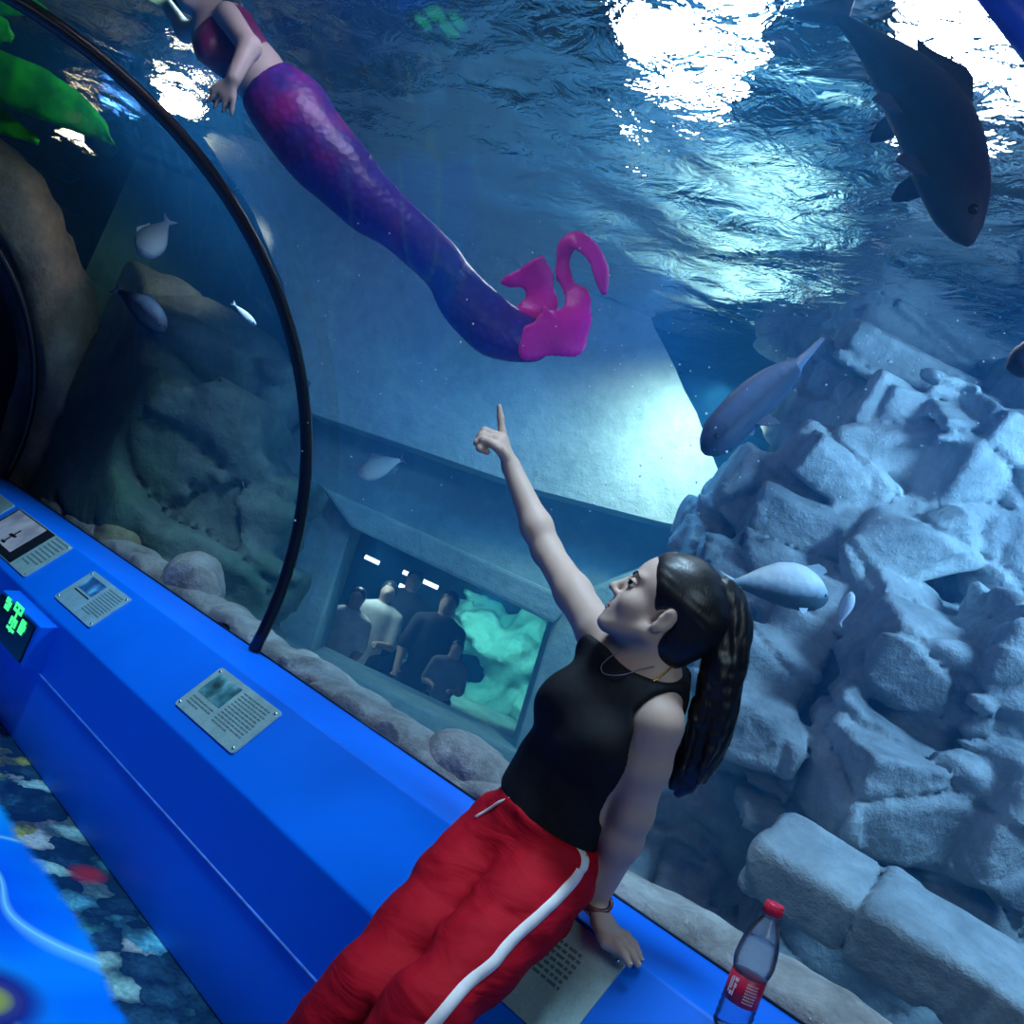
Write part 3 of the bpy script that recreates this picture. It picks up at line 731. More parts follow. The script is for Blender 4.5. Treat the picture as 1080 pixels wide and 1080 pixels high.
o = link('kerb_slab', s.mesh('kerb_slab', .014, post=lambda D, X, Y, Z: np.maximum(D + .016 * fbm(X, Y, Z, 6, 4, 18), LB[0] + .055 - Y)), K); tag(o, 'low rough stone kerb under the boulders left of the woman, outside the glass', 'rock')
# long flat kerb slab right of the woman
s = SDF()
for (x, y, r_) in [(560, 880, .05), (630, 930, .05), (690, 970, .055), (745, 1005, .06), (800, 1040, .06), (860, 1082, .06), (930, 1130, .06)]:
    s.ell(PY(x, y, 2.0), (.17, .13, r_), k=.08)
o = link('kerb_slab', s.mesh('kerb_slab', .012, post=lambda D, X, Y, Z: np.maximum(D + .014 * fbm(X, Y, Z, 6, 4, 8), LB[0] + .055 - Y)), K); tag(o, 'long flat grey kerb slab behind the bottle and the woman\'s hand', 'rock')

# ------------------------------------------------------------------ artificial cliff on the right
rnd = random.Random(11)
def blkR(roll, yaw, pitch):
    a = math.radians(roll); e1 = imgdir(math.cos(a), math.sin(a)); e2 = imgdir(math.sin(a), -math.cos(a)); e3 = np.cross(e1, e2)
    R = np.stack([e1, e2, e3]); y, p = math.radians(yaw), math.radians(pitch)
    Ry = np.array([[math.cos(y), 0, math.sin(y)], [0, 1, 0], [-math.sin(y), 0, math.cos(y)]]); Rp = np.array([[1, 0, 0], [0, math.cos(p), -math.sin(p)], [0, math.sin(p), math.cos(p)]])
    return Rp @ Ry @ R
def blk(s, x, y, w, h, d, roll=30, th=.25, yaw=0, pitch=0, rd=.05, k=.02):
    kk = d / FPX / 2; s.box(P(x, y, d + th * .6), (w * kk, h * kk, th), blkR(roll, yaw, pitch), min(rd, w * kk * .6, h * kk * .6), k)
ST = blkR(30, 0, 0)   # strata axes
def craggy(amp, f, seed, cell=(.46, .21, .34), crack=.026):
    """broken faces: each cell of a stretched cell pattern sits at its own offset and tilt, with dark cracks between."""
    def post(D, X, Y, Z):
        m = np.abs(D) < .14; X, Y, Z = [np.broadcast_to(q, D.shape)[m].astype(np.float32) for q in (X, Y, Z)]
        wx, wy = .10 * vnoise(X * 2, Y * 2, Z * 2, seed + 50), .10 * vnoise(X * 2, Y * 2, Z * 2, seed + 60)
        U = [(X * ST[q][0] + Y * ST[q][1] + Z * ST[q][2] + (wx if q else wy)) / cell[q] for q in range(3)]
        f1, f2, hs, off = worley(U[0], U[1], U[2], seed); e = f2 - f1
        v = amp * 1.3 * hs + amp * .9 * (off[0] * np.sign(hs) + off[1] * .8) + crack * np.clip(1 - e / .16, 0, 1) ** 1.5
        f1b, f2b, hb, ob = worley(U[0] * 2.3 + 7, U[1] * 2.6, U[2] * 2.3, seed + 9)
        v += amp * .30 * hb + amp * .25 * ob[1] + crack * .3 * np.clip(1 - (f2b - f1b) / .14, 0, 1) ** 1.5 * (hs > 0)
        v += amp * .35 * fbm(X, Y, Z, f, 4, seed)
        D = D.copy(); D[m] += v; return D
    return post
s = SDF()
for a in [(1000, 900, 420, 420, 2.95, 25, .5, 0, 0), (900, 780, 330, 330, 3.15, 20, .5, 10, 0), (980, 600, 380, 340, 3.5, 25, .5, 0, -15), (850, 650, 240, 240, 3.55, 20, .4, 0, 0), (1000, 430, 330, 260, 3.9, 25, .4, 0, -25), (960, 330, 300, 200, 4.25, 25, .3, 0, -30), (1090, 300, 260, 260, 3.9, 20, .4, 0, -20), (1100, 560, 200, 380, 3.1, 20, .4, 0, -10)]:
    blk(s, *a, rd=.16, k=.08)
SLABS = [  # px x, y, w, h, depth, roll, thick, yaw, pitch
 (955, 840, 190, 120, 2.62, 14, .14, -12, -12), (925, 782, 130, 62, 2.72, 36, .10, 0, -20), (1052, 868, 84, 150, 2.55, 30, .14, -15, 0),
 (975, 690, 165, 95, 2.78, 28, .26, 5, -22), (1062, 690, 84, 120, 2.65, 24, .2, 0, -10), (1050, 762, 110, 40, 2.7, 34, .16, 0, -20),
 (890, 508, 130, 60, 3.2, 36, .12, 0, -18), (948, 566, 130, 62, 3.05, -14, .14, 5, -18), (852, 566, 150, 80, 3.2, 26, .15, 0, -20), (975, 480, 190, 110, 3.25, 34, .12, 5, -14),
 (1045, 500, 130, 150, 3.1, 22, .15, -8, -14), (1040, 452, 120, 26, 3.05, 14, .10, 0, -25), (1020, 415, 110, 24, 3.2, 18, .10, 0, -25), (960, 395, 190, 60, 3.45, 28, .12, 0, -20),
 (742, 560, 66, 60, 3.5, 30, .16, 0, -10), (800, 528, 96, 86, 3.4, 36, .18, 0, -10), (768, 596, 86, 62, 3.2, 20, .18, 0, -10), (830, 610, 100, 60, 3.2, 30, .14, 0, -12),
 (790, 762, 96, 66, 2.8, 20, .16, 0, -15), (795, 700, 110, 70, 3.0, 30, .14, 0, -15), (812, 808, 64, 40, 2.85, 30, .10, 0, -15), (800, 860, 60, 30, 2.75, 24, .1, 0, -15),
 (880, 690, 80, 60, 3.1, 20, .12, 0, -15), (720, 880, 130, 150, 3.2, 24, .25, 0, -10), (700, 945, 110, 26, 2.9, 30, .18, 0, -30), (880, 880, 60, 44, 2.8, 40, .1, 0, -15), (1020, 940, 140, 60, 2.7, 30, .15, 0, -12)]
for a in SLABS:
    blk(s, *a[:6], a[6], a[7] + rnd.uniform(-7, 7), a[8] + rnd.uniform(-6, 6), rd=.022, k=.012)
post0 = craggy(.019, 5.0, 21)
o = link('rock_cliff', s.mesh('rock_cliff', .0155, post=lambda D, X, Y, Z: np.maximum(np.maximum(post0(D, X, Y, Z), Z - 2.95), np.maximum(2.0 - Y, -.3 - Z))), M['cliff']); tag(o, 'tall grey artificial rock cliff of stacked slabs filling the right of the tank', 'cliff')
# the long beam shaped boulder lying in front of it, cracked across
s = SDF(); qa, qb = P(800, 893, 2.52), P(1120, 1092, 2.10); e1 = (qb - qa) / np.linalg.norm(qb - qa); e3 = np.array([-.10, .93, .35]); e3 -= e1 * (e3 @ e1); e3 /= np.linalg.norm(e3); e2 = np.cross(e3, e1)
BR_ = np.stack([e1, e2, e3]); ln_ = np.linalg.norm(qb - qa)
s.box(qa + e1 * ln_ * .19, (ln_ * .19, .085, .13), BR_, .03, .004); s.box(qa + e1 * ln_ * .69 - e2 * .006, (ln_ * .305, .095, .14), BR_, .03, .004)
s.rc(qa + e1 * ln_ * .66 - e3 * .14 + e2 * .06, qa + e1 * ln_ * .67 - e3 * .12 + e2 * .07, .016, .016, .01, 's')
pb = craggy(.007, 7, 41, (.5, .3, .3), .012)
o = link('beam_rock', s.mesh('beam_rock', .012, post=lambda D, X, Y, Z: np.maximum(pb(D, X, Y, Z), 1.95 - Y)), M['cliff']); tag(o, 'long beam shaped grey boulder with a cracked top, right of the bottle', 'rock')

# dark reef on the left
s = SDF()
for a in [(150, 480, 260, 200, 4.6, 20, .4, 0, 0), (90, 420, 120, 120, 4.3, 20, .3, 0, 0), (250, 560, 120, 160, 4.6, 24, .3, 0, 0), (200, 390, 240, 120, 4.9, 24, .3, 0, -20), (120, 380, 90, 40, 4.25, 20, .15, 0, -25), (290, 620, 70, 60, 4.5, 24, .2, 0, 0), (180, 560, 200, 60, 4.5, 28, .3, 0, -10), (230, 640, 150, 60, 4.4, 32, .3, 0, -20)]:
    blk(s, *a, rd=.05, k=.04)
pd = craggy(.05, 3.0, 31, (.6, .35, .5), .05)
o = link('reef_wall', s.mesh('reef_wall', .035, post=lambda D, X, Y, Z: np.maximum(pd(D, X, Y, Z), LB[0] + .06 - Y)), M['cliff_dark']); tag(o, 'dark green-blotched rock reef between the rock arch and the far window', 'rock')
# ------------------------------------------------------------------ the woman
pel = PY(556, 898, 1.475); waist = PY(588, 838, 1.49); chest = PY(636, 766, 1.475); neckb = PY(692, 700, 1.475)
Rsh = PY(629, 664, 1.47); d0 = depth(Rsh)
Rel = P(577, 581, d0 + .17); Rwr = P(539, 492, d0 + .235)
Lsh = PY(694, 764, 1.445); Lel = PY(668, 858, 1.505); Lwr = PY(626, 952, 1.575)
SHX = Lsh - Rsh; SHX /= np.linalg.norm(SHX)
TUP = chest - pel; TUP /= np.linalg.norm(TUP)
TF = np.cross(TUP, SHX); TF = TF if TF[1] < 0 else -TF
PX_ = np.array([1.0, -.05, .06]); PX_ /= np.linalg.norm(PX_)
Lhip = pel + PX_ * .074 - ZU * .01; Rhip = pel - PX_ * .076 - ZU * .02
Lkn = PY(450, 1066, 1.185); Rkn = PY(386, 1046, 1.20)
Lan = Lkn + np.array([-.02, -.20, 0]); Lan[2] = .085
Ran = Rkn + np.array([-.03, -.17, 0]); Ran[2] = .085
# head frame
hf2 = (-math.cos(math.radians(19)), math.sin(math.radians(19)))
HF = RT * hf2[0] + UP * hf2[1] + FW * .13; HF /= np.linalg.norm(HF)
HR = frame(HF, -FW); HL, HU = HR[1], HR[2]
ear_l = np.array([-.012, .072, -.018])
ear_w = P(698, 657, d0 - .19)
HC = ear_w - HR.T @ ear_l * .96
HS = .96
def H(x, y, z): return HC + (HF * x + HL * y + HU * z) * HS

def build_head(s, k=.012):
    E = lambda p, r, k, op='u', R=HR: s.ell(p, np.array(r) * HS, R, k=k, op=op)
    E(H(-.016, 0, .040), (.092, .073, .084), .02); E(H(.026, 0, .030), (.058, .061, .066), .02); E(H(.034, 0, -.034), (.050, .054, .064), .02)
    for y in (-1, 1):
        s.rc(H(.002, .050 * y, -.052), H(.060, .016 * y, -.086), .018 * HS, .016 * HS, k=.02)
        E(H(.046, .036 * y, -.028), (.030, .024, .028), .015); E(H(.068, .026 * y, .024), (.014, .022, .008), .012)
    E(H(.066, 0, -.088), (.016, .018, .014), .014); E(H(.068, 0, -.056), (.016, .028, .022), .014)
    s.rc(H(.082, 0, .010), H(.099, 0, -.022), .0075, .0082, k=.010); E(H(.101, 0, -.026), (.0085, .0095, .0075), .006)
    for y in (-1, 1):
        E(H(.089, .011 * y, -.030), (.009, .0065, .0065), .006); E(H(.087, .030 * y, .004), (.011, .017, .0085), .012, 's')
    E(H(.084, 0, -.0605), (.012, .018, .0014), .004, 's')
    for y in (-1, 1):
        er = frame(HF * .95 + HL * y * .3, HL)
        E(H(-.016, .073 * y, -.010), (.017, .0075, .027), .008, 'u', er); E(H(-.008, .070 * y, -.032), (.010, .007, .012), .006, 'u', er); E(H(-.013, .083 * y, -.010), (.010, .006, .017), .005, 's', er)
s = SDF()
# trunk
s.ec(pel - TUP * .03, waist, (.118, .096), (.098, .080), SHX, k=.05)
s.ec(waist, chest, (.098, .080), (.112, .088), SHX, k=.05)
s.ec(chest, chest * .35 + neckb * .65, (.112, .086), (.092, .066), SHX, k=.05)
s.rc(neckb * .7 + chest * .3, Rsh + SHX * .015, .062, .044, k=.04); s.rc(neckb * .7 + chest * .3, Lsh - SHX * .01, .062, .044, k=.04)
nk = neckb - TF * .01
s.rc(nk - TUP * .04, H(-.022, 0, -.045), .052, .048, k=.03)
BR = []
for sg in (-1, 1):
    b = chest + SHX * .056 * sg + TF * .058 - TUP * .004; BR.append(b)
# arms
def arm(s, a, b, c, k=.02, sc=1.0):
    m = a * .55 + b * .45; f = b * .72 + c * .28
    s.chain([a, m, b], [.042 * sc, .038 * sc, .032 * sc], k); s.chain([b, f, c], [.032 * sc, .034 * sc, .0215 * sc], k)
arm(s, Rsh, Rel, Rwr); arm(s, Lsh, Lel, Lwr, sc=1.1)
# pointing hand
dr = depth(Rwr)
def R_(x, y, dd=0): return P(x, y, dr + dd)
pw = Rwr; kn = [R_(529, 460, .010), R_(525, 461, -.006), R_(523, 465, -.022), R_(522, 471, -.036)]
pc = R_(530, 474, -.008)
s.ec(pw, R_(528, 464, -.010), (.021, .017), (.033, .0135), np.array(R_(529, 460, .02) - R_(523, 472, -.04)), k=.012)
s.chain([R_(532, 468, .012), R_(529.5, 455, .016), R_(528, 441, .020), R_(526.5, 428.5, .022)], [.0115, .0092, .0082, .0064], .006)
for a, b, c, d in ((R_(524, 459, -.002), R_(511, 454, -.004), R_(506, 461, -.012), R_(514, 466, -.016)), (R_(523, 463, -.018), R_(508, 459, -.022), R_(503, 467, -.028), R_(512, 471, -.028)), (R_(523, 469, -.030), R_(510, 466, -.036), R_(506, 473, -.040), R_(514, 477, -.036))):
    s.chain([a, b, c, d], [.0100, .0088, .0082, .0072], .005)
s.chain([R_(533, 481, -.018), R_(526, 473, -.040), R_(517, 467, -.046), R_(509, 463.5, -.040)], [.0125, .0105, .0092, .0074], .006)
# resting hand: heel on the flat strip, fingers pointing along it
zt = LE[1]
def T_(x, y, z): return Pz(x, y, zt + z)
s.ec(Lwr, T_(643, 983, .020), (.021, .018), (.034, .0135), np.array([0, 1.0, 0]), k=.012)
tipbase = T_(647, 988, .017); fd = T_(683, 1016, .008) - tipbase; fl = np.linalg.norm(fd); fd /= fl; sd = np.cross(ZU, fd); sd /= np.linalg.norm(sd)
NAILS = []
for off, ln, spread in ((-.030, .90, -.16), (-.010, 1.0, -.05), (.010, .95, .06), (.027, .78, .16)):
    b0 = tipbase + sd * off - fd * .012; dirv = fd + sd * spread; dirv /= np.linalg.norm(dirv); L = .074 * ln
    p1 = b0 + dirv * L * .45 + ZU * .005; p2 = b0 + dirv * L * .78 + ZU * .0; p3 = b0 + dirv * L * 1.02 - ZU * .008
    s.chain([b0, p1, p2, p3], [.0105, .0092, .0084, .0068], .006); NAILS.append((p3 + ZU * .0045, dirv))
tb = T_(632, 972, .022) - sd * .012; t1 = T_(640, 994, .012) - sd * .006; t2 = T_(650, 1004, .008)
s.chain([tb, t1, t2], [.0125, .0100, .0072], .008); NAILS.append((t2 + ZU * .0045, (t2 - t1) / np.linalg.norm(t2 - t1)))
# legs and feet
for hp, kn_, an in ((Lhip, Lkn, Lan), (Rhip, Rkn, Ran)):
    s.chain([hp, hp * .5 + kn_ * .5, kn_], [.074, .064, .048], .03); s.chain([kn_, kn_ * .65 + an * .35, an], [.050, .052, .036], .02)
    s.rc(an - ZU * .04, an + np.array([0, -.15, -.055]), .035, .022, k=.02)
build_head(s)
def contact(D, X, Y, Z, strip=.0015, face=.0095):
    """flattens what presses on the ledge: the flat strip and the sloping face."""
    onstrip = np.where(Y > LE[0] - .004, zt + strip - Z, -1.0)
    pl = (Y - LE[0]) * SN[1] + (Z - LE[1]) * SN[2]; onface = np.where((Y <= LE[0]) & (Z > LC[1] - .02), face - pl, -1.0)
    low = np.where(Z <= LC[1] - .02, Y - 1.41, -1.0)
    return np.maximum(np.maximum(np.maximum(D, onstrip), onface), low)
bd, blo, bh = s.grid(.0042, post=lambda D, X, Y, Z: contact(D, X, Y, Z, .0015, .0015))
def sample(A, lo_, h_, p):
    i = (np.asarray(p) - lo_) / h_; j = np.floor(i).astype(int)
    if np.any(j < 0) or np.any(j >= np.array(A.shape) - 1): return 1.0
    f = i - j; r = 0
    for a in (0, 1):
        for b in (0, 1):
            for c in (0, 1): r += A[j[0] + a, j[1] + b, j[2] + c] * (f[0] if a else 1 - f[0]) * (f[1] if b else 1 - f[1]) * (f[2] if c else 1 - f[2])
    return r
body_d = lambda p: sample(bd, blo, bh, p)
woman = link('person', nets('person_body', bd, blo, bh), M['skin'])
tag(woman, 'woman in a black sleeveless top and red trousers leaning on the ledge, pointing upward', 'person')
# shirt: a shell around the trunk, ending at neck, shoulders and hem
t = SDF(); E_ = .010
t.ec(pel - TUP * .01, waist, (.119 + E_, .096 + E_), (.099 + E_, .081 + E_), SHX, k=.05)
t.ec(waist, chest, (.099 + E_, .081 + E_), (.113 + E_, .089 + E_), SHX, k=.05)
t.ec(chest, chest * .35 + neckb * .65, (.113 + E_, .087 + E_), (.094 + E_, .068 + E_), SHX, k=.05)
t.rc(neckb * .7 + chest * .3, Rsh + SHX * .012, .069, .053, k=.04); t.rc(neckb * .7 + chest * .3, Lsh - SHX * .012, .069, .053, k=.04)
t.rc(nk - TUP * .06, nk + TUP * .012, .072, .063, k=.03)
for b in BR: t.ell(b, (.062, .054, .062), np.stack([SHX, TF, TUP]), k=.035)
hem = PY(577, 860, 1.36)
t.cut(pel + TUP * .064, -TUP - SHX * .12, k=.01)
def armhole(a, b, p0, n, r):
    a, b = np.array(a), np.array(b); ba = b - a; L2 = ba @ ba; n = n / np.linalg.norm(n)
    def fn(X, Y, Z):
        px, py, pz = X - a[0], Y - a[1], Z - a[2]; q = np.clip((px * ba[0] + py * ba[1] + pz * ba[2]) / L2, 0, 1)
        d = np.sqrt((px - q * ba[0]) ** 2 + (py - q * ba[1]) ** 2 + (pz - q * ba[2]) ** 2) - r
        return np.maximum(d, -((X - p0[0]) * n[0] + (Y - p0[1]) * n[1] + (Z - p0[2]) * n[2]))
    t.add(fn, np.minimum(a, b) - .1, np.maximum(a, b) + .1, .006, 's')
armhole(Lsh + TUP * .03, Lel, Lsh - SHX * .020, SHX + TUP * .12, .066)
armhole(Rsh - SHX * .01, Rel, Rsh + SHX * .028, -SHX + TUP * .15, .066)
t.cut(nk - TUP * .004 + TF * .02, TUP + TF * .38, k=.006)
def knit(D, X, Y, Z): return D + .0016 * fbm(X, Y, Z, 16, 2, 3) + .004 * vnoise(X * 9, Y * 9, Z * 16, 8)
sm_, slo, sh2 = t.grid(.0045, post=knit)
link('sleeveless_top', nets('sleeveless_top', sm_, slo, sh2), M['shirt'], woman)
# trousers
t = SDF()
t.ec(pel - TUP * .02, pel + TUP * .085, (.124, .106), (.114, .096), SHX * .8 + PX_ * .2, k=.05)
def leg_pts(hp, kn_, an): return [hp + ZU * .01, hp * .7 + kn_ * .3, hp * .35 + kn_ * .65, kn_, kn_ * .6 + an * .4, an + ZU * .0]
LR = [.094, .090, .080, .071, .073, .080]
LP_, RP_ = leg_pts(Lhip, Lkn, Lan), leg_pts(Rhip, Rkn, Ran)
t.chain(LP_, [q * .88 for q in LR], .03); t.chain(RP_, [q * .95 for q in LR], .03)
t.ell(pel - TUP * .05 - TF * .045, (.122, .09, .09), np.stack([PX_, TF, TUP]), k=.05)
def folds(D, X, Y, Z):
    n = .0045 * vnoise(X * 11, Y * 11, Z * 24, 31) + .006 * np.abs(vnoise(X * 7 + Z * 6, Y * 6, Z * 15 - X * 8, 4)) + .0015 * vnoise(X * 40, Y * 40, Z * 60, 2)
    D = D - n
    return np.maximum(contact(D, X, Y, Z, .0015, .0085), .03 - Z)
t.cut(pel + TUP * .088, TUP, k=.006)
PANTS = t; pm, plo, ph = t.grid(.0055, post=folds)
pants = link('trousers', nets('trousers', pm, plo, ph), M['pants'], woman)
pants_d = lambda p: sample(pm, plo, ph, p)
def surf(p, d, off=.002):
    """first point on the cloth coming from outside along -d towards p."""
    for q in np.arange(.22, -.05, -.001):
        if pants_d(p + d * q) < 0: return p + d * (q + off)
    return p + d * .1
def stripe(name, axis, out, w):
    rows = []
    for i, p in enumerate(axis):
        tn = axis[min(i + 1, len(axis) - 1)] - axis[max(i - 1, 0)]; tn /= np.linalg.norm(tn)
        o_ = out[i] - tn * (out[i] @ tn); o_ /= np.linalg.norm(o_); sd_ = np.cross(tn, o_)
        rows.append([surf(p + sd_ * q, o_) for q in (-w / 2, 0, w / 2)] + [o_])
    V = []; Fc = []
    for r in rows:
        V += [r[0], r[1], r[2]] + [r[k] - r[3] * .006 for k in (0, 1, 2)]
    for i in range(len(rows) - 1):
        a, b = 6 * i, 6 * (i + 1)
        Fc += [(a, a + 1, b + 1, b), (a + 1, a + 2, b + 2, b + 1), (a + 3, b + 3, b + 4, a + 4), (a + 4, b + 4, b + 5, a + 5), (a, b, b + 3, a + 3), (a + 2, a + 5, b + 5, b + 2)]
    e = 6 * (len(rows) - 1); Fc += [(0, 3, 4, 1), (1, 4, 5, 2), (e, e + 1, e + 4, e + 3), (e + 1, e + 2, e + 5, e + 4)]
    return link(name, mesh_py(name, V, Fc), M['white'], pants)
# each stripe follows the outer side of its leg
axL = spline([pel + PX_ * .05 + TUP * .070] + LP_[:], 14); n = len(axL)
outL = [PX_ * (1.0) + TF * (.22 + .50 * min(1, i / (n * .45))) + ZU * .22 for i in range(n)]
stripe('side_stripe', axL, outL, .020)
axR = spline([pel - PX_ * .05 + TUP * .085] + RP_[:], 14)
outR = [-PX_ - TF * .02 for i in range(n)]
stripe('side_stripe', axR, outR, .018)
ds = [surf(pel + (PY(529, 838, 1.36) - PY(566, 905, 1.36)) * 0 + q, TF, .003) for q in [(-SHX * .035 + TUP * .078), (-SHX * .050 + TUP * .05), (-SHX * .064 + TUP * .020), (-SHX * .076 - TUP * .010)]]
link('drawstring', tube('drawstring', spline(ds, 5), .0028, 8), M['white'], pants)
sh_ = []
for an in (Lan, Ran):
    q = SDF(); q.ec(an + np.array([0, .03, -.055]), an + np.array([0, -.165, -.062]), (.036, .040), (.034, .024), [1, 0, 0], k=.02); q.box(an + np.array([0, -.06, -.073]), (.042, .135, .012), None, .01, .01)
    link('shoe', q.mesh('shoe', .006, post=lambda D, X, Y, Z: np.maximum(D, .001 - Z)), M['shoe'], woman)
# hair: tight cap swept back to a high ponytail
t = SDF()
t.ell(H(-.016, 0, .041), np.array((.0985, .0785, .0905)) * HS, HR, k=.01); t.ell(H(.026, 0, .031), np.array((.0600, .0635, .0685)) * HS, HR, k=.02); t.ell(H(-.058, 0, -.022), np.array((.052, .060, .066)) * HS, HR, k=.03); t.ell(H(-.085, 0, .025), np.array((.038, .05, .055)) * HS, HR, k=.03)
t.cut(H(.062, 0, .05), HF * 1.0 - HU * .71, k=.006)
def hairline(D, X, Y, Z):
    px, py, pz = X - HC[0], Y - HC[1], Z - HC[2]
    a = px * HF[0] + py * HF[1] + pz * HF[2]; b = px * HL[0] + py * HL[1] + pz * HL[2]; c = px * HU[0] + py * HU[1] + pz * HU[2]
    ear = np.sqrt(((a + .012) / .024) ** 2 + ((np.abs(b) - .075) / .03) ** 2 + ((c + .016) / .030) ** 2)
    D = np.maximum(D, (1 - ear) * .02)
    low = np.where(a > -.030, -(c + .010 + .3 * np.maximum(a - .02, 0)), -1.0)
    D = np.maximum(D, low)
    front = a - .71 * (c - .05 * HS) - .062 * HS + .006 * vnoise(a * 40, b * 60, c * 60, 12)   # ragged hairline, thinning out
    D = np.maximum(D, front); D = D + .0045 * np.clip(1 + front / .03, 0, 1) ** 2
    return D + .0012 * vnoise(a * 30, b * 30, c * 130, 3)
hair = link('hair', t.mesh('hair', .004, post=hairline), M['hair'], woman)
hd = depth(H(-.10, 0, .03))
def PT_(x, y, dd=0): return P(x, y, hd + dd)
t = SDF()
pp = spline([PT_(753, 624), PT_(766, 628, .0), PT_(771, 655, .0), PT_(765, 700, .0), PT_(753, 750, .01), PT_(738, 795, .02), PT_(714, 838, .03)], 4)
pr_ = np.interp(np.linspace(0, 1, len(pp)), [0, .12, .3, .5, .72, .88, 1], [.018, .024, .032, .038, .040, .034, .008])
for i in range(len(pp) - 1): t.ec(pp[i], pp[i + 1], (pr_[i], pr_[i] * .72), (pr_[i + 1], pr_[i + 1] * .72), imgdir(1, .3), k=.015)
for j, (x0_, y0_, x1_, y1_, x2_, y2_, dd, r_) in enumerate([(764, 700, 758, 760, 735, 826, -.02, .016), (756, 690, 735, 760, 716, 828, -.01, .014), (775, 680, 769, 745, 748, 800, -.015, .013), (750, 720, 728, 785, 708, 830, .02, .010), (772, 660, 777, 720, 764, 775, .02, .009)]):
    t.chain(spline([PT_(x0_, y0_, dd), PT_(x1_, y1_, dd), PT_(x2_, y2_, dd)], 4), list(np.linspace(r_, .003, 9)), .012)
def strands(D, X, Y, Z):
    a = (X * rr[0] + Y * rr[1] + Z * rr[2]); return D + .003 * vnoise(a * 90, Z * 5, Y * 60, 6) + .0015 * vnoise(a * 190, Z * 8, Y * 160, 16)
pony = link('ponytail', t.mesh('ponytail', .004, post=strands), M['hair'], woman)
link('hair_tie', tube('hair_tie', [PT_(757, 625) + (UP * math.cos(a) * .021 + FW * math.sin(a) * .02) for a in np.linspace(0, 2 * math.pi, 20)[:-1]], .006, 8, True), M['black'], pony)
# face details
for y in (-1, 1):
    c = H(.0735, .029 * y, .004); q_ = HS
    ey = link('eye', lathe('eye', [(.0110 * math.sin(math.pi * i / 12), -.0110 * math.cos(math.pi * i / 12)) for i in range(13)], c, HF, 20), M['eyewhite'], woman)
    g = HF + HL * y * .55 + HU * .02; g /= np.linalg.norm(g)
    link('iris', lathe('iris', [(.0076, .0082), (.0070, .0100), (.0035, .0112), (.0005, .0115)], c, g, 18), M['iris'], ey)
    t = SDF(); t.ell(c, (.0122, .0138, .0122), HR, k=.004); t.cut(c + HU * .0008, -HU + HF * .1, k=.002); link('eyelid', t.mesh('upper_lid', .0017), M['skin'], ey)
    t = SDF(); t.ell(c, (.0120, .0138, .0120), HR, k=.004); t.cut(c - HU * .0034, HU + HF * .1, k=.002); link('eyelid', t.mesh('lower_lid', .0017), M['skin'], ey)
    link('eyelash', tube('eyelash', spline([c + HF * .009 - HL * y * .011 + HU * .001, c + HF * .0130 + HU * .0022, c + HF * .0100 + HL * y * .010 + HU * .0014, c + HF * .005 + HL * y * .017 + HU * .0030], 4), list(np.linspace(.0012, .0018, 9)) + [.0016, .0013, .001, .0006], 6), M['hair'], ey)
    bp_ = []
    for (x_, y_, z_) in ((.11, .011, .020), (.11, .017, .0235), (.11, .024, .0265), (.105, .031, .0275), (.10, .038, .0270), (.09, .045, .0245), (.08, .051, .0205)):
        o_ = H(x_, y_ * y, z_); d_ = H(0, 0, z_) - o_; d_ /= np.linalg.norm(d_)
        lo_ = 0
        for st_ in np.arange(0, .08, .0008):
            if body_d(o_ + d_ * st_) < 0: lo_ = st_; break
        bp_.append(o_ + d_ * (lo_ - .0006))
    link('eyebrow', tube('eyebrow', spline(bp_, 4), list(np.linspace(.0028, .0012, 25)), 6), M['hair'], woman)
t = SDF(); E2 = lambda p, r, k, op='u': t.ell(p, np.array(r) * HS, HR, k=k, op=op)
E2(H(.0815, 0, -.0568), (.0070, .018, .0042), .004); E2(H(.0805, 0, -.0648), (.0068, .0155, .0045), .004); E2(H(.0885, 0, -.0607), (.006, .022, .0009), .002, 's')
link('lips', t.mesh('lips', .0016), M['lip'], woman)
# jewellery
def ring_pts(c, ax, r1, r2, n, u0): 
    ax = ax / np.linalg.norm(ax); u = u0 - ax * (u0 @ ax); u /= np.linalg.norm(u); w = np.cross(ax, u)
    return [c + u * r1 * math.cos(2 * math.pi * i / n) + w * r2 * math.sin(2 * math.pi * i / n) for i in range(n)]
nax = (H(-.022, 0, -.045) - nk); nax /= np.linalg.norm(nax)
ncx = nk + nax * .026; nan = nax + TF * .16; nan /= np.linalg.norm(nan)
gp = []
for dv in ring_pts(nax * 0, nan, 1, 1, 56, TF):
    q = .13
    while q > .02 and body_d(ncx + dv * q) > 0: q -= .0006
    gp.append(ncx + dv * (q + .0016))
link('gold_necklace', tube('gold_necklace', gp, .0021, 6, True), M['gold'], woman)
def hit(x, y, off):
    d_ = ray(x, y); q = 1.3
    while q < 2.3 and body_d(CAM + d_ * q) > 0 and sample(sm_, slo, sh2, CAM + d_ * q) > 0: q += .001
    return CAM + d_ * (q - off)
link('cord_necklace', tube('cord_necklace', spline([hit(x, y, .004) for x, y in ((652, 688), (642, 694), (634, 703), (638, 711), (656, 712), (676, 706), (690, 703))], 4), .0011, 6), M['cord'], woman)
wa = (Lel - Lwr) / np.linalg.norm(Lel - Lwr)
link('bracelet', tube('bracelet', ring_pts(Lwr + wa * .014 - FW * .007, wa, .0305, .0305, 28, FW), .0048, 8, True), M['bracelet'], woman)
link('thin_bracelet', tube('thin_bracelet', ring_pts(Lwr + wa * .001 - FW * .007, wa, .0295, .0295, 28, FW), .0018, 6, True), M['gold'], woman)
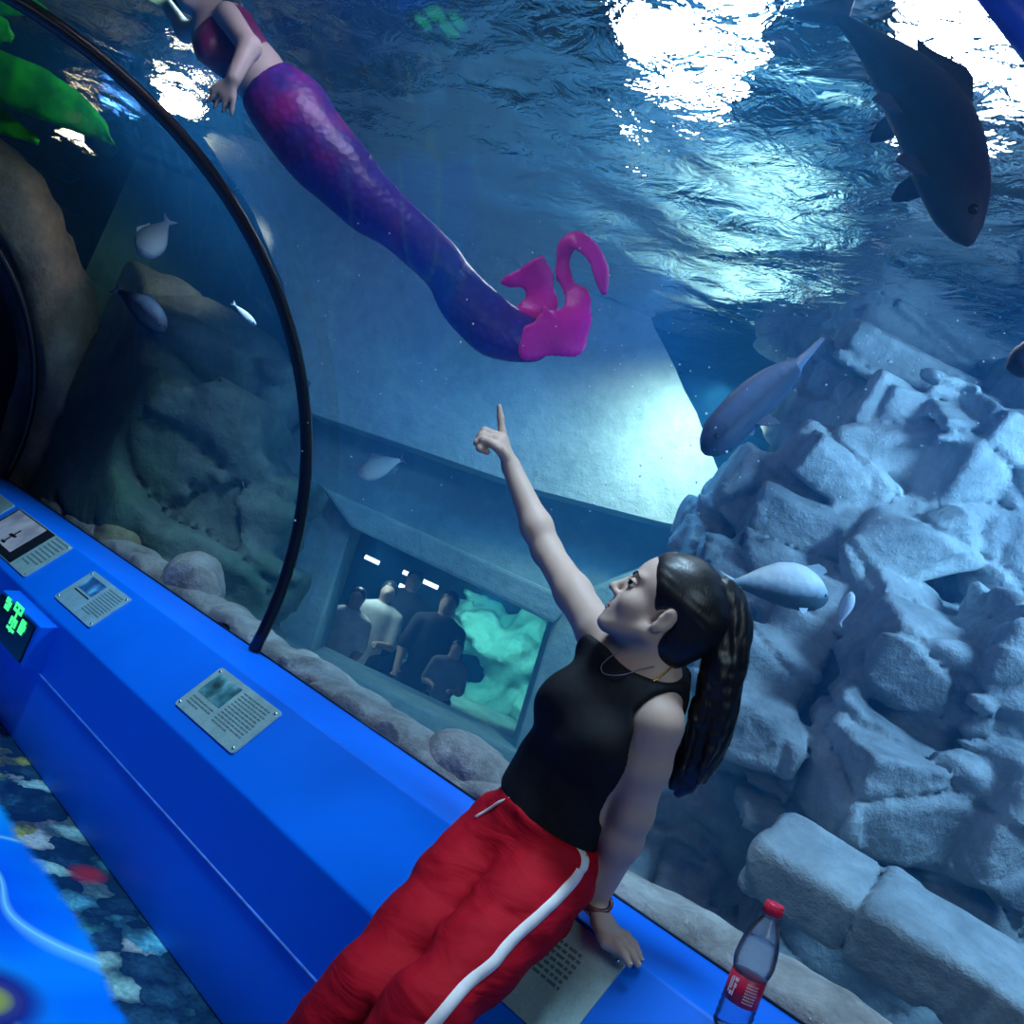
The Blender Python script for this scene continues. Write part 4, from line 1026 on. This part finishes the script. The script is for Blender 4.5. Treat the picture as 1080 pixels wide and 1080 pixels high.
for p_, d_ in NAILS:
    u_ = np.cross(ZU, d_); u_ /= np.linalg.norm(u_)
    t = SDF(); t.ell(p_, (.0062, .0046, .0016), np.stack([d_, u_, np.cross(d_, u_)]), k=.002); link('fingernail', t.mesh('fingernail', .0011), M['nail'], woman)

# ------------------------------------------------------------------ visitors behind the far window
def visitor(x, y, d, h_px, top, label, pose=0):
    """standing or leaning figure; x, y = centre of the head in the photo."""
    hd_ = P(x, y, d); k = h_px * d / FPX; rt = RT; f = -AZ
    b = hd_ - ZU * k * .86
    s = SDF(); L = lambda a, c, z: b + rt * a * k + f * c * k + ZU * z * k
    s.ell(L(0, 0, .93), (.05 * k, .062 * k, .07 * k), np.stack([rt, f, ZU]), k=.02); s.rc(L(0, 0, .82), L(0, 0, .90), .035 * k, .03 * k, k=.02)
    for g in (-1, 1):
        s.chain([L(.055 * g, 0, .50), L(.06 * g, .01, .27), L(.06 * g, 0, .05)], [.055 * k, .04 * k, .03 * k], .03); s.rc(L(.06 * g, 0, .03), L(.06 * g, .08, .02), .03 * k, .02 * k, k=.02)
        s.chain([L(.115 * g, 0, .79), L(.15 * g, .02, .62), L((.13 if pose == 0 else .06) * g, .10 if pose == 0 else .16, .50 if pose == 0 else .62)], [.036 * k, .029 * k, .022 * k], .02)
        c0 = L((.13 if pose == 0 else .06) * g, .10 if pose == 0 else .16, .50 if pose == 0 else .62)
        for q in range(4): s.rc(c0, c0 + (f * .05 - ZU * .03 + rt * (q - 1.5) * .014) * k, .009 * k, .007 * k, k=.006)
        s.rc(c0, c0 + (f * .03 + rt * -g * .03) * k, .009 * k, .007 * k, k=.006)
    s.ec(L(0, 0, .5), L(0, 0, .8), (.085 * k, .06 * k), (.105 * k, .062 * k), rt, k=.04)
    s.ell(L(0, .066, .93), (.012 * k, .016 * k, .014 * k), np.stack([rt, f, ZU]), k=.02)
    e = link('person', s.mesh('visitor_body', .018), M['skin']); tag(e, label, 'person', 'visitors behind the far window')
    t = SDF(); t.ec(L(0, 0, .48), L(0, 0, .8), (.098 * k, .072 * k), (.118 * k, .075 * k), rt, k=.04)
    for g in (-1, 1): t.chain([L(.115 * g, 0, .79), L(.148 * g, .02, .64)], [.047 * k, .042 * k], .03)
    link('shirt', t.mesh('shirt', .02), top, e)
    t = SDF()
    for g in (-1, 1): t.chain([L(.055 * g, 0, .50), L(.06 * g, .01, .27), L(.06 * g, 0, .06)], [.068 * k, .052 * k, .042 * k], .03)
    link('trousers', t.mesh('trousers', .02), M['cloth_dark'], e)
    t = SDF(); t.ell(L(0, -.012, .95), (.056 * k, .064 * k, .066 * k), np.stack([rt, f, ZU]), k=.02); t.cut(L(0, .03, .94), f - ZU * .4); link('hair', t.mesh('hair', .02), M['hair_far'], e)
visitor(372, 642, 5.95, 160, M['cloth_white'], 'visitor farthest left behind the far window, in a dim pale shirt')
visitor(405, 636, 6.35, 165, M['cloth_white'], 'visitor in the brightest pale shirt behind the far window, second from the left', 1)
visitor(432, 624, 6.75, 165, M['cloth_dark'], 'visitor in dark clothes in the middle behind the far window')
visitor(468, 650, 6.2, 186, M['cloth_dark'], 'tall dark silhouette of a visitor in front of the cyan reef')
visitor(478, 694, 5.85, 130, M['cloth_grey'], 'shorter dark visitor beside the cyan reef, rightmost of the group', 1)

# ------------------------------------------------------------------ the swimmer in a mermaid tail
md = 2.72
def Q_(x, y, dd=0): return P(x, y, md + dd)
px_m = md / FPX
ax_t = [(272, 78), (292, 103), (315, 130), (350, 172), (378, 205), (405, 228), (448, 262), (478, 292)]
wd_t = [22, 30, 36, 33, 27, 23, 21, 19]
s = SDF()
# head, neck, trunk, arms
s.ell(Q_(206, -6, .0), np.array([24, 20, 21]) * px_m, frame(imgdir(-.7, -.7), -FW), k=.02); s.rc(Q_(214, 8), Q_(226, 24), 11 * px_m, 12 * px_m, k=.02)
s.ell(Q_(196, 0, -.045), np.array([5, 4, 6]) * px_m, frame(imgdir(-.7, -.7), -FW), k=.02)
s.ec(Q_(232, 32), Q_(268, 74), (34 * px_m, 22 * px_m), (25 * px_m, 19 * px_m), imgdir(.75, -.65), k=.05)
s.ec(Q_(268, 74), Q_(300, 112), (24 * px_m, 19 * px_m), (31 * px_m, 22 * px_m), imgdir(.75, -.65), k=.05)
def hand_sw(w, dirv, spread):
    for q in range(4):
        d_ = dirv + spread * (q - 1.5) * .16; d_ = d_ / np.linalg.norm(d_); s.chain([w, w + d_ * .05 + spread * (q - 1.5) * .008, w + d_ * .095 + spread * (q - 1.5) * .012], [.013, .0095, .007], .006)
    s.chain([w, w + dirv * .03 + spread * -.03, w + dirv * .055 + spread * -.045], [.012, .009, .007], .006)
a0_, a1_, a2_ = Q_(240, 16, -.07), Q_(263, 50, -.16), Q_(246, 84, -.22)
s.chain([a0_, a1_, a2_], [13 * px_m, 11 * px_m, 7.5 * px_m], .02); hand_sw(a2_, imgdir(-.45, .9), imgdir(.9, .4))
b0_, b1_, b2_ = Q_(222, 30, .05), Q_(196, 34, .1), Q_(178, 8, .12)
s.chain([b0_, b1_, b2_], [13 * px_m, 10 * px_m, 7.5 * px_m], .02); hand_sw(b2_, imgdir(-.5, -.85), imgdir(.85, -.5))
mer = link('person', s.mesh('swimmer_body', .009), M['skin_far']); tag(mer, 'swimmer in a plum top and purple mermaid tail diving under the water surface', 'person')
t = SDF(); t.ec(Q_(236, 38), Q_(258, 62), (37 * px_m, 25 * px_m), (31 * px_m, 23 * px_m), imgdir(.75, -.65), k=.02)
t.ell(Q_(221, 50, -.055), np.array([15, 15, 17]) * px_m, frame(imgdir(1, 0), -FW), k=.03); t.ell(Q_(256, 40, -.05), np.array([15, 13, 15]) * px_m, frame(imgdir(1, 0), -FW), k=.03)
link('plum_top', t.mesh('plum_top', .009), M['bra'], mer)
t = SDF(); t.ell(Q_(203, -10, .02), np.array([26, 23, 24]) * px_m, frame(imgdir(-.7, -.7), -FW), k=.02); t.chain([Q_(210, -22, .02), Q_(232, -14, .05), Q_(250, 6, .08)], [.05, .04, .02], .03); t.cut(Q_(196, -2, -.02), -FW + imgdir(-.5, .5) * .4)
link('hair', t.mesh('hair', .01), M['hair_far'], mer)
t = SDF(); W_ = imgdir(.72, -.69)
pts = [Q_(x, y, -.02) for x, y in ax_t]; pts_s = spline(pts, 4); wds = np.interp(np.linspace(0, 1, len(pts_s)), np.linspace(0, 1, len(wd_t)), wd_t) * px_m
for i in range(len(pts_s) - 1): t.ec(pts_s[i], pts_s[i + 1], (wds[i], wds[i] * .78), (wds[i + 1], wds[i + 1] * .78), W_, k=.03)
t.ell(Q_(322, 112, .03), np.array([26, 20, 22]) * px_m, k=.06)
fp = spline([Q_(478, 292), Q_(494, 322), Q_(516, 346), Q_(546, 358), Q_(575, 360)], 4); fwd = np.interp(np.linspace(0, 1, len(fp)), [0, .3, .6, 1], [18, 24, 23, 14]) * px_m
for i in range(len(fp) - 1):
    tn = fp[i + 1] - fp[i]; w_ = np.cross(tn, FW); t.ec(fp[i], fp[i + 1], (fwd[i], fwd[i] * .55), (fwd[i + 1], fwd[i + 1] * .5), w_, k=.03)
t.cut(Q_(284, 92), imgdir(-.66, -.75), k=.01)
tail = link('mermaid_tail', t.mesh('mermaid_tail', .010, post=lambda D, X, Y, Z: D + .006 * vnoise(X * 9, Y * 9, Z * 9, 5)), M['tail'], mer)
def lobe(name, path, ws, th=.010, dd=(0, 0), tw=0.0):
    q = SDF(); ps = spline([Q_(x, y, d_) for x, y, d_ in path], 14); wv = np.interp(np.linspace(0, 1, len(ps)), np.linspace(0, 1, len(ws)), ws) * px_m
    for i in range(len(ps) - 1):
        tn = ps[i + 1] - ps[i]; w_ = np.cross(tn, FW) + FW * tw * np.linalg.norm(tn) * i / len(ps); q.ec(ps[i], ps[i + 1], (wv[i], th), (wv[i + 1], th), w_, k=.006)
    return link(name, q.mesh(name, .0062, post=lambda D, X, Y, Z: D + .005 * vnoise(X * 16, Y * 16, Z * 16, 5)), M['fin'], tail)
lobe('fin_lobe', [(548, 362, -.03), (575, 362, -.03), (598, 352, -.03), (608, 332, -.01), (603, 308, .02), (594, 283, .03), (596, 261, .02), (608, 253, .0), (622, 264, -.01), (632, 283, -.015), (637, 308, -.02)], [13, 19, 23, 20, 12, 7, 6, 6.5, 8, 8, 2.5], .008, tw=.3)
lobe('fin_lobe', [(562, 352, .02), (573, 336, .04), (571, 316, .05), (564, 298, .05), (554, 280, .04)], [18, 21, 16, 14, 18], .007, tw=.3)
lobe('fin_lobe', [(503, 314, .02), (520, 334, .02), (545, 345, .0)], [3, 8, 10], .009)
# ------------------------------------------------------------------ fish
def fin_mesh(name, outline, th=.006):
    """thin solid fin in the local XZ plane (outline of (x, z)), thicker at its root."""
    return prism([np.array([x, -th / 2, z]) for x, z in outline], np.array([0, th, 0]), name)
def fish(label, head, tail, upv, H_, wr, mat, finmat, bend=0.0, prof=None, tailspread=.12, fins=(), group='fish in the tank', tailfin=None, mouth=True):
    """head, tail: world points of the snout and the tip of the tail; H_: half body height / length."""
    head, tail = np.array(head), np.array(tail); L = np.linalg.norm(tail - head); ex = (tail - head) / L
    uz = np.array(upv, float); uz -= ex * (uz @ ex); uz /= np.linalg.norm(uz); ey = np.cross(uz, ex)
    e = bpy.data.objects.new('fish', None); COL.objects.link(e)
    e.matrix_world = Matrix(((ex[0], ey[0], uz[0], head[0]), (ex[1], ey[1], uz[1], head[1]), (ex[2], ey[2], uz[2], head[2]), (0, 0, 0, 1))); e.empty_display_size = .05
    tag(e, label, 'fish', group)
    prof = prof or [(0, .10), (.04, .42), (.12, .76), (.25, .97), (.36, 1.0), (.5, .90), (.65, .62), (.76, .36), (.84, .22), (.88, .20)]
    n = 20; V = []; Fc = []
    ts = np.linspace(0, 1, 30); px = np.interp(ts, np.linspace(0, 1, len(prof)), [p[0] for p in prof]); ph_ = np.interp(px, [p[0] for p in prof], [p[1] for p in prof])
    cz = lambda x: bend * math.sin(x * math.pi) * L; cy = lambda x: .0
    for x, h in zip(px, ph_):
        hh = h * H_ * L; ww = hh * wr * (1.25 - .55 * x)
        for k in range(n):
            a = 2 * math.pi * k / n; V.append((x * L, cy(x) + ww * math.cos(a), cz(x) + hh * math.sin(a)))
    m = len(px)
    for i in range(m - 1):
        for k in range(n): Fc.append((i * n + k, i * n + (k + 1) % n, (i + 1) * n + (k + 1) % n, (i + 1) * n + k))
    Fc += [tuple(range(n - 1, -1, -1)), tuple((m - 1) * n + k for k in range(n))]
    def put(name, me, mt, par=e):
        o = bpy.data.objects.new(name, me); COL.objects.link(o); me.materials.append(mt); o.parent = par
        if len(me.polygons) > 8: me.polygons.foreach_set('use_smooth', [True] * len(me.polygons))
        return o
    b = put('fish_body', mesh_py('fish_body', V, Fc), mat)
    sp = tailspread * L; z0 = cz(.87); r0 = .19 * H_ * L
    put('tail_fin', fin_mesh('tail_fin', tailfin(L, z0) if tailfin else [(.85 * L, z0 + r0), (.93 * L, z0 + sp * .7), (1.0 * L, z0 + sp), (.955 * L, z0 + sp * .3), (.94 * L, z0), (.955 * L, z0 - sp * .3), (1.0 * L, z0 - sp), (.93 * L, z0 - sp * .7), (.85 * L, z0 - r0)], .012 * L), finmat)
    for y in (-1, 1):
        x = .075; hh = float(np.interp(x, px, ph_)) * H_ * L; c = (x * L, y * hh * wr * 1.05, cz(x) + hh * .25)
        ob = lathe('eye', [(.016 * L * math.sin(math.pi * i / 8), -.016 * L * math.cos(math.pi * i / 8)) for i in range(9)], c, (0, 1, 0), 12); put('eye', ob, M['eyewhite'] if False else M['iris'])
    for kind, x0, x1, hgt, sw in fins:
        h0 = np.interp(x0, px, ph_) * H_ * L; h1 = np.interp(x1, px, ph_) * H_ * L
        if kind == 'dorsal_fin': put(kind, fin_mesh(kind, [(x0 * L, cz(x0) + h0 * .9), ((x0 + (x1 - x0) * .18 + sw) * L, cz(x0) + h0 + hgt * .8 * L), ((x0 + (x1 - x0) * .35 + sw) * L, cz(x0) * .6 + cz(x1) * .4 + h0 * .7 + h1 * .3 + hgt * L), ((x0 + (x1 - x0) * .75 + sw) * L, cz(x1) + h1 + hgt * .55 * L), ((x1 + sw) * L, cz(x1) + h1 + hgt * .3 * L), (x1 * L, cz(x1) + h1 * .9)], .010 * L), finmat)
        elif kind == 'anal_fin': put(kind, fin_mesh(kind, [(x0 * L, cz(x0) - h0 * .9), ((x0 + (x1 - x0) * .4 + sw) * L, cz(x0) - h0 - hgt * L), ((x1 + sw) * L, cz(x1) - h1 - hgt * .4 * L), (x1 * L, cz(x1) - h1 * .9)], .010 * L), finmat)
        else:
            for y in (-1, 1):
                me = fin_mesh(kind, [(0, 0), (sw * .45 * L, -hgt * .62 * L), (sw * L, -hgt * L), ((sw + .012) * L, -hgt * .97 * L), ((sw * .8 + (x1 - x0) * .5) * L, -hgt * .55 * L), ((x1 - x0) * L, 0)], .008 * L)
                o = put(kind, me, finmat); o.location = (x0 * L, y * h0 * wr * .75, cz(x0) - h0 * .72); o.rotation_euler = (y * .75, 0, 0)
    return e
FD = 1.72
fish('big dark fish diving head down beside the bright lamp at the top right', P(1024, 258, 1.95), P(852, -4, 2.2), imgdir(.85, -.5) - FW * .2, .112, .60, M['fish_dark'], M['fin_dark'], .10, None, .13, [('dorsal_fin', .36, .62, .055, .05), ('pectoral_fin', .22, .30, .09, .06), ('pelvic_fin', .44, .52, .085, .05)])
fish('slate blue fish with a long thin tail swimming above the cliff edge', P(743, 476, 2.9), P(869, 365, 3.1), imgdir(-.45, -.9), .115, .7, M['fish_blue'], M['fin_blue'], .03, [(0, .25), (.04, .6), (.12, .9), (.3, 1.0), (.45, .96), (.6, .82), (.70, .62), (.74, .5), (.76, .42)], .02, [('pectoral_fin', .30, .38, .10, .07)], tailfin=lambda L, z: [(.70 * L, z + .03 * L), (.76 * L, z + .075 * L), (.80 * L, z + .035 * L), (1.02 * L, z + .035 * L), (1.03 * L, z + .015 * L), (.80 * L, z - .02 * L), (.75 * L, z - .05 * L), (.70 * L, z - .03 * L)])
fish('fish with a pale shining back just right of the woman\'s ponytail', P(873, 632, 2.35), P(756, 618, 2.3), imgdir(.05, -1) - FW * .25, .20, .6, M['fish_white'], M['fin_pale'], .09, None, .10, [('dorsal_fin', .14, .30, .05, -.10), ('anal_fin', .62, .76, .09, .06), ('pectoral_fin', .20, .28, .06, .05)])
fish('small pale grey fish hanging nose down near the green leaf', P(149, 270, 3.9), P(181, 230, 3.95), imgdir(-.6, -.8) - FW * .2, .30, .5, M['fish_pale'], M['fin_pale'], .03, None, .16, [('dorsal_fin', .3, .6, .08, .05)])
fish('dark fish with a light ridge below the small pale grey fish', P(174, 350, 4.0), P(118, 303, 4.1), imgdir(.5, -.85), .17, .6, M['fish_blue'], M['fin_blue'], .05, None, .10, [('dorsal_fin', .3, .6, .05, .05)])
fish('tiny silver fish close to the black hoop', P(270, 343, 3.2), P(245, 319, 3.25), imgdir(.6, -.8), .09, .6, M['fish_silver'], M['fin_pale'], .0, None, .06)
fish('blurry dark and pale fish in front of the concrete band left of the pointing arm', P(378, 502, 4.6), P(428, 484, 4.7), imgdir(-.2, -1), .22, .6, M['fish_pale'], M['fin_dark'], .04, None, .14, [('dorsal_fin', .3, .6, .08, .05), ('anal_fin', .55, .72, .08, .05)])
fish('dark purple fish cut by the right edge of the photo', P(1062, 388, 2.2), P(1150, 360, 2.2), imgdir(.1, -1), .22, .6, M['fish_dark'], M['fin_dark'], .02, None, .13, [('dorsal_fin', .3, .6, .06, .05)])
fish('small pale fish pointing up below the shining backed fish', P(898, 624, 2.55), P(884, 662, 2.6), imgdir(-1, -.2), .17, .6, M['fish_silver'], M['fin_pale'], .0, None, .10)

# tiny bubbles drifting in the water
rnd = random.Random(3); bm = bmesh.new()
for i in range(230):
    x, y = (rnd.uniform(620, 1075), rnd.uniform(190, 560)) if i < 140 else (rnd.uniform(300, 760), rnd.uniform(230, 560))
    p = P(x, y, rnd.uniform(2.0, 3.0)); r_ = rnd.uniform(.0016, .0036)
    if abs(p[2]) > SURF - .12: continue
    bmesh.ops.create_icosphere(bm, subdivisions=1, radius=r_, matrix=Matrix.Translation(Vector(p)))
me = bpy.data.meshes.new('bubbles'); bm.to_mesh(me); bm.free()
o = link('bubbles', me, simple('pale_bubble', (.75, .85, .92), .15, var=.02)); tag(o, 'tiny pale air bubbles drifting in the water', 'bubbles', kind='stuff')

# broad green plastic leaves at the water line, top left
lv = empty('leafy_plant', P(-30, 60, 4.0), 'bright green broad leaved plant hanging in the water at the top left', 'plant')
def leaf(path, ws, th=.006, cup=.15):
    ps = spline([np.array(p) for p in path], 6); wv = np.interp(np.linspace(0, 1, len(ps)), np.linspace(0, 1, len(ws)), ws); V = []; Fc = []; n = 6
    for i, p in enumerate(ps):
        tn = ps[min(i + 1, len(ps) - 1)] - ps[max(i - 1, 0)]; tn /= np.linalg.norm(tn); sd_ = np.cross(tn, FW + .3 * UP); sd_ /= np.linalg.norm(sd_); nn = np.cross(sd_, tn)
        for lay in (0, 1):
            for k in range(n + 1):
                u = 2 * k / n - 1; V.append(p + sd_ * u * wv[i] + nn * (cup * wv[i] * u * u + (th if lay else 0) + .01 * math.sin(i * 1.3) * abs(u)))
    S_ = 2 * (n + 1); m = len(ps)
    for i in range(m - 1):
        for k in range(n):
            a = i * S_ + k; Fc += [(a, a + 1, a + S_ + 1, a + S_), (a + n + 1, a + S_ + n + 1, a + S_ + n + 2, a + n + 2)]
        for k, q in ((0, n + 1), (n, 2 * n + 1)): a = i * S_; Fc.append((a + k, a + S_ + k, a + S_ + q, a + q))
    for i in (0, m - 1): Fc.append(tuple([i * S_ + k for k in range(n + 1)] + [i * S_ + n + 1 + k for k in range(n, -1, -1)]))
    return mesh_py('leaf', V, Fc)
link('leaf', leaf([P(-60, 55, 3.6), P(-10, 78, 3.55), P(40, 98, 3.5), P(90, 126, 3.45), P(120, 152, 3.4)], [.05, .10, .095, .06, .004]), M['leaf'], lv)
link('leaf', leaf([P(-30, 20, 3.6), P(0, 32, 3.6), P(12, 42, 3.6)], [.06, .05, .01]), M['leaf'], lv)
link('leaf', leaf([P(-20, 0, 3.7), P(20, 2, 3.7), P(48, 12, 3.65)], [.06, .05, .01]), M['leaf'], lv)
link('leaf', leaf([P(-40, 110, 3.7), P(0, 128, 3.65), P(40, 150, 3.6)], [.05, .05, .01]), M['leaf'], lv)

# ------------------------------------------------------------------ lamps above the water
def disc_lamp(c, r, mt, label, aim=None, group='lamps hanging above the tank'):
    e = empty('pendant_lamp', c, label, 'lamp', group); ax = np.array(aim if aim is not None else (0, 0, -1.0), float); ax /= np.linalg.norm(ax)
    link('lamp_housing', lathe('lamp_housing', [(r * .5, -.22), (r * .62, -.2), (r * 1.08, -.02), (r * 1.08, .015), (r * 1.02, .015), (r * 1.0, -.004), (.001, -.004)], c, ax, 32), M['housing'], e)
    link('lamp_glass', lathe('lamp_glass', [(r * .98, .0), (r * .98, .008), (r * .5, .014)], c, ax, 32), mt, e)
    link('lamp_stem', tube('lamp_stem', [np.array(c) - ax * .2, np.array(c) - ax * .2 + ZU * (5.2 - c[2])], .012, 8), M['housing'], e)
    return e
LAMPS = []

# ------------------------------------------------------------------ light
def spot(name, loc, tgt, power, col, size=60, r=.12, blend=.6):
    d = bpy.data.lights.new(name, 'SPOT'); d.energy = power; d.color = col; d.spot_size = math.radians(size); d.spot_blend = blend; d.shadow_soft_size = r
    o = bpy.data.objects.new(name, d); COL.objects.link(o); o.location = Vector(loc)
    o.rotation_euler = (Vector(tgt) - Vector(loc)).to_track_quat('-Z', 'Y').to_euler(); return o
def area(name, loc, tgt, power, col, sx, sy):
    d = bpy.data.lights.new(name, 'AREA'); d.energy = power; d.color = col; d.shape = 'RECTANGLE'; d.size = sx; d.size_y = sy
    o = bpy.data.objects.new(name, d); COL.objects.link(o); o.location = Vector(loc)
    o.rotation_euler = (Vector(tgt) - Vector(loc)).to_track_quat('-Z', 'Y').to_euler(); return o
w = bpy.data.worlds.new('world'); SC.world = w; w.use_nodes = True
w.node_tree.nodes['Background'].inputs[0].default_value = (.10, .22, .42, 1); w.node_tree.nodes['Background'].inputs[1].default_value = .05
# lamps seen through the ripples
disc_lamp(np.array([-1.38, 2.72, 3.26]), .30, M['lamp'], 'large bright round lamp above the water at the top right', (.5, -.87, -.25))
disc_lamp(np.array([-2.75, 2.75, 3.30]), .32, M['lamp'], 'bright lamp whose glints break up on the ripples right of the swimmer', (.7, -.7, -.2))
def uplight(px, py, mt, label, r_=1.0):  # added just under the surface to throw glints on the ripples
    q = Pz(px, py, SURF); d = ray(px, py); c = q + np.array([d[0], d[1], -d[2]]) * (.13 / d[2])
    e = empty('added_uplight', c, label, 'lamp', 'added uplights under the ripples')
    link('lamp_housing', lathe('lamp_housing', [(.03, -.07), (.10 * r_, -.05), (.13 * r_, .0), (.13 * r_, .012), (.118 * r_, .012), (.115 * r_, .0), (.001, -.004)], c, ZU, 24), M['housing'], e)
    link('lamp_glass', lathe('lamp_glass', [(.114 * r_, .001), (.114 * r_, .006), (.06, .010)], c, ZU, 24), mt, e)
uplight(80, 145, M['glint_warm'], 'added warm uplight glinting on the ripples at the tip of the big green leaf')
uplight(190, 100, M['glint_warm'], 'added warm uplight glinting on the ripples right beside the black hoop', .9)
uplight(125, 110, M['glint_blue'], 'added blue uplight glowing on the ripples between the two warm ones', .8)
# unseen spots, most of them added below the surface to light the tank
BL = (.20, .52, 1.0)
spot('fill_cliff', (.45, 2.5, 2.72), (-1.2, 3.2, 1.4), 290, (.26, .56, 1.0), 95, .25)
spot('fill_cliff_back', (-.9, 3.7, 2.72), (-1.5, 3.2, 1.4), 115, (.25, .55, 1.0), 130, .3)
spot('fill_upper', (.75, 3.0, 2.35), (-1.6, 4.0, 2.75), 150, (.22, .56, 1.0), 85, .2)  # added to brighten the upper cliff and the haze
spot('fill_fish', (.1, 1.75, 2.6), (-.95, 1.95, 2.45), 7, (.55, .5, 1.0), 70, .1)
spot('flood_far_wall', tuple(P(752, 440, 4.4)[:2]) + (2.5,), P(720, 520, 4.95), 85, (.75, 1.0, .92), 140, .1, 1.0)
spot('fill_mid', (-2.3, 2.8, 2.72), (-3.2, 3.2, .3), 72, (.12, .50, 1.0), 120, .2)
spot('fill_left', (-4.9, 2.5, 2.7), (-4.9, 2.6, .5), 130, (.08, .78, .62), 140, .2)  # green spot added to tint the left reef
spot('fill_leaf', (-2.9, .75, 2.7), (-4.3, .85, 2.3), 36, (.5, 1.0, .75), 50, .1)  # added to brighten the leaves
spot('fill_arch', (-4.7, 2.2, 2.5), (-5.9, 1.6, 1.6), 14, (1.0, .85, .7), 80, .15)  # added to lift the rock arch out of the dark
spot('fill_swimmer', (-2.2, .9, 2.74), (-2.6, 1.5, 2.2), 17, (.75, .66, 1.0), 140, .2)
spot('flood_room', P(520, 620, DW + 1.2), P(530, 690, DW + 2.1), 40, (.25, 1.0, .95), 100, .1)
spot('visitor_fill', P(400, 570, DW + 1.0), P(400, 680, DW + 1.0), 14, (.6, .95, 1.0), 120, .1)  # added to bring out the visitors' pale shirts
# strip lights in the hall behind the window
for (x, y, x2, y2, lab) in ((385, 587, 400, 594, 'short strip light seen through the far window, leftmost'), (425, 603, 462, 620, 'long strip light seen through the far window'), (421, 617, 433, 623, 'small strip light below the long one behind the far window')):
    a = P(x, y, DW + 1.95); b = P(x2, y2, DW + 1.95); o = link('strip_light', tube('strip_light', [a, b], .018, 8), M['strip']); tag(o, lab, 'light', 'strip lights behind the far window')
# overhead spots on the ledge, then added unseen fills
spot('tunnel_top_lamp', (-1.0, 1.12, 2.74), (-1.0, 1.5, .6), 175, (.50, .76, 1.0), 62, .22, .8)
spot('tunnel_top_lamp_far', (-3.2, 1.05, 2.74), (-3.3, 1.5, .6), 190, (.46, .76, 1.0), 95, .22, .8)
area('passage_fill', (-1.0, .45, 2.0), (-1.3, 1.35, .6), 1.6, (.7, .82, 1.0), .7, .5)  # weak frontal fill added for the woman
area('hall_wash', (-2.0, 5.0, 3.6), (-2.2, 5.0, 5.2), 170, (.35, .62, 1.0), 3, 3)  # added above the water to brighten the hall behind the ripples
area('passage_fill_back', (.9, .5, 1.9), (-.7, 1.6, .6), 9, (.62, .86, 1.0), .7, .5)  # side fill added for the text plate by the trousers
SC.view_settings.view_transform = 'Standard'; SC.view_settings.look = 'None'; SC.view_settings.exposure = .22; SC.view_settings.gamma = 1; SC.view_settings.use_curve_mapping = False
SC.cycles.use_denoising = True
SC.cycles.max_bounces = 10; SC.cycles.transparent_max_bounces = 16; SC.cycles.transmission_bounces = 8; SC.cycles.glossy_bounces = 4; SC.cycles.diffuse_bounces = 3; SC.cycles.volume_bounces = 1
SC.cycles.caustics_refractive = False; SC.cycles.caustics_reflective = False
SC.cycles.sample_clamp_indirect = 4
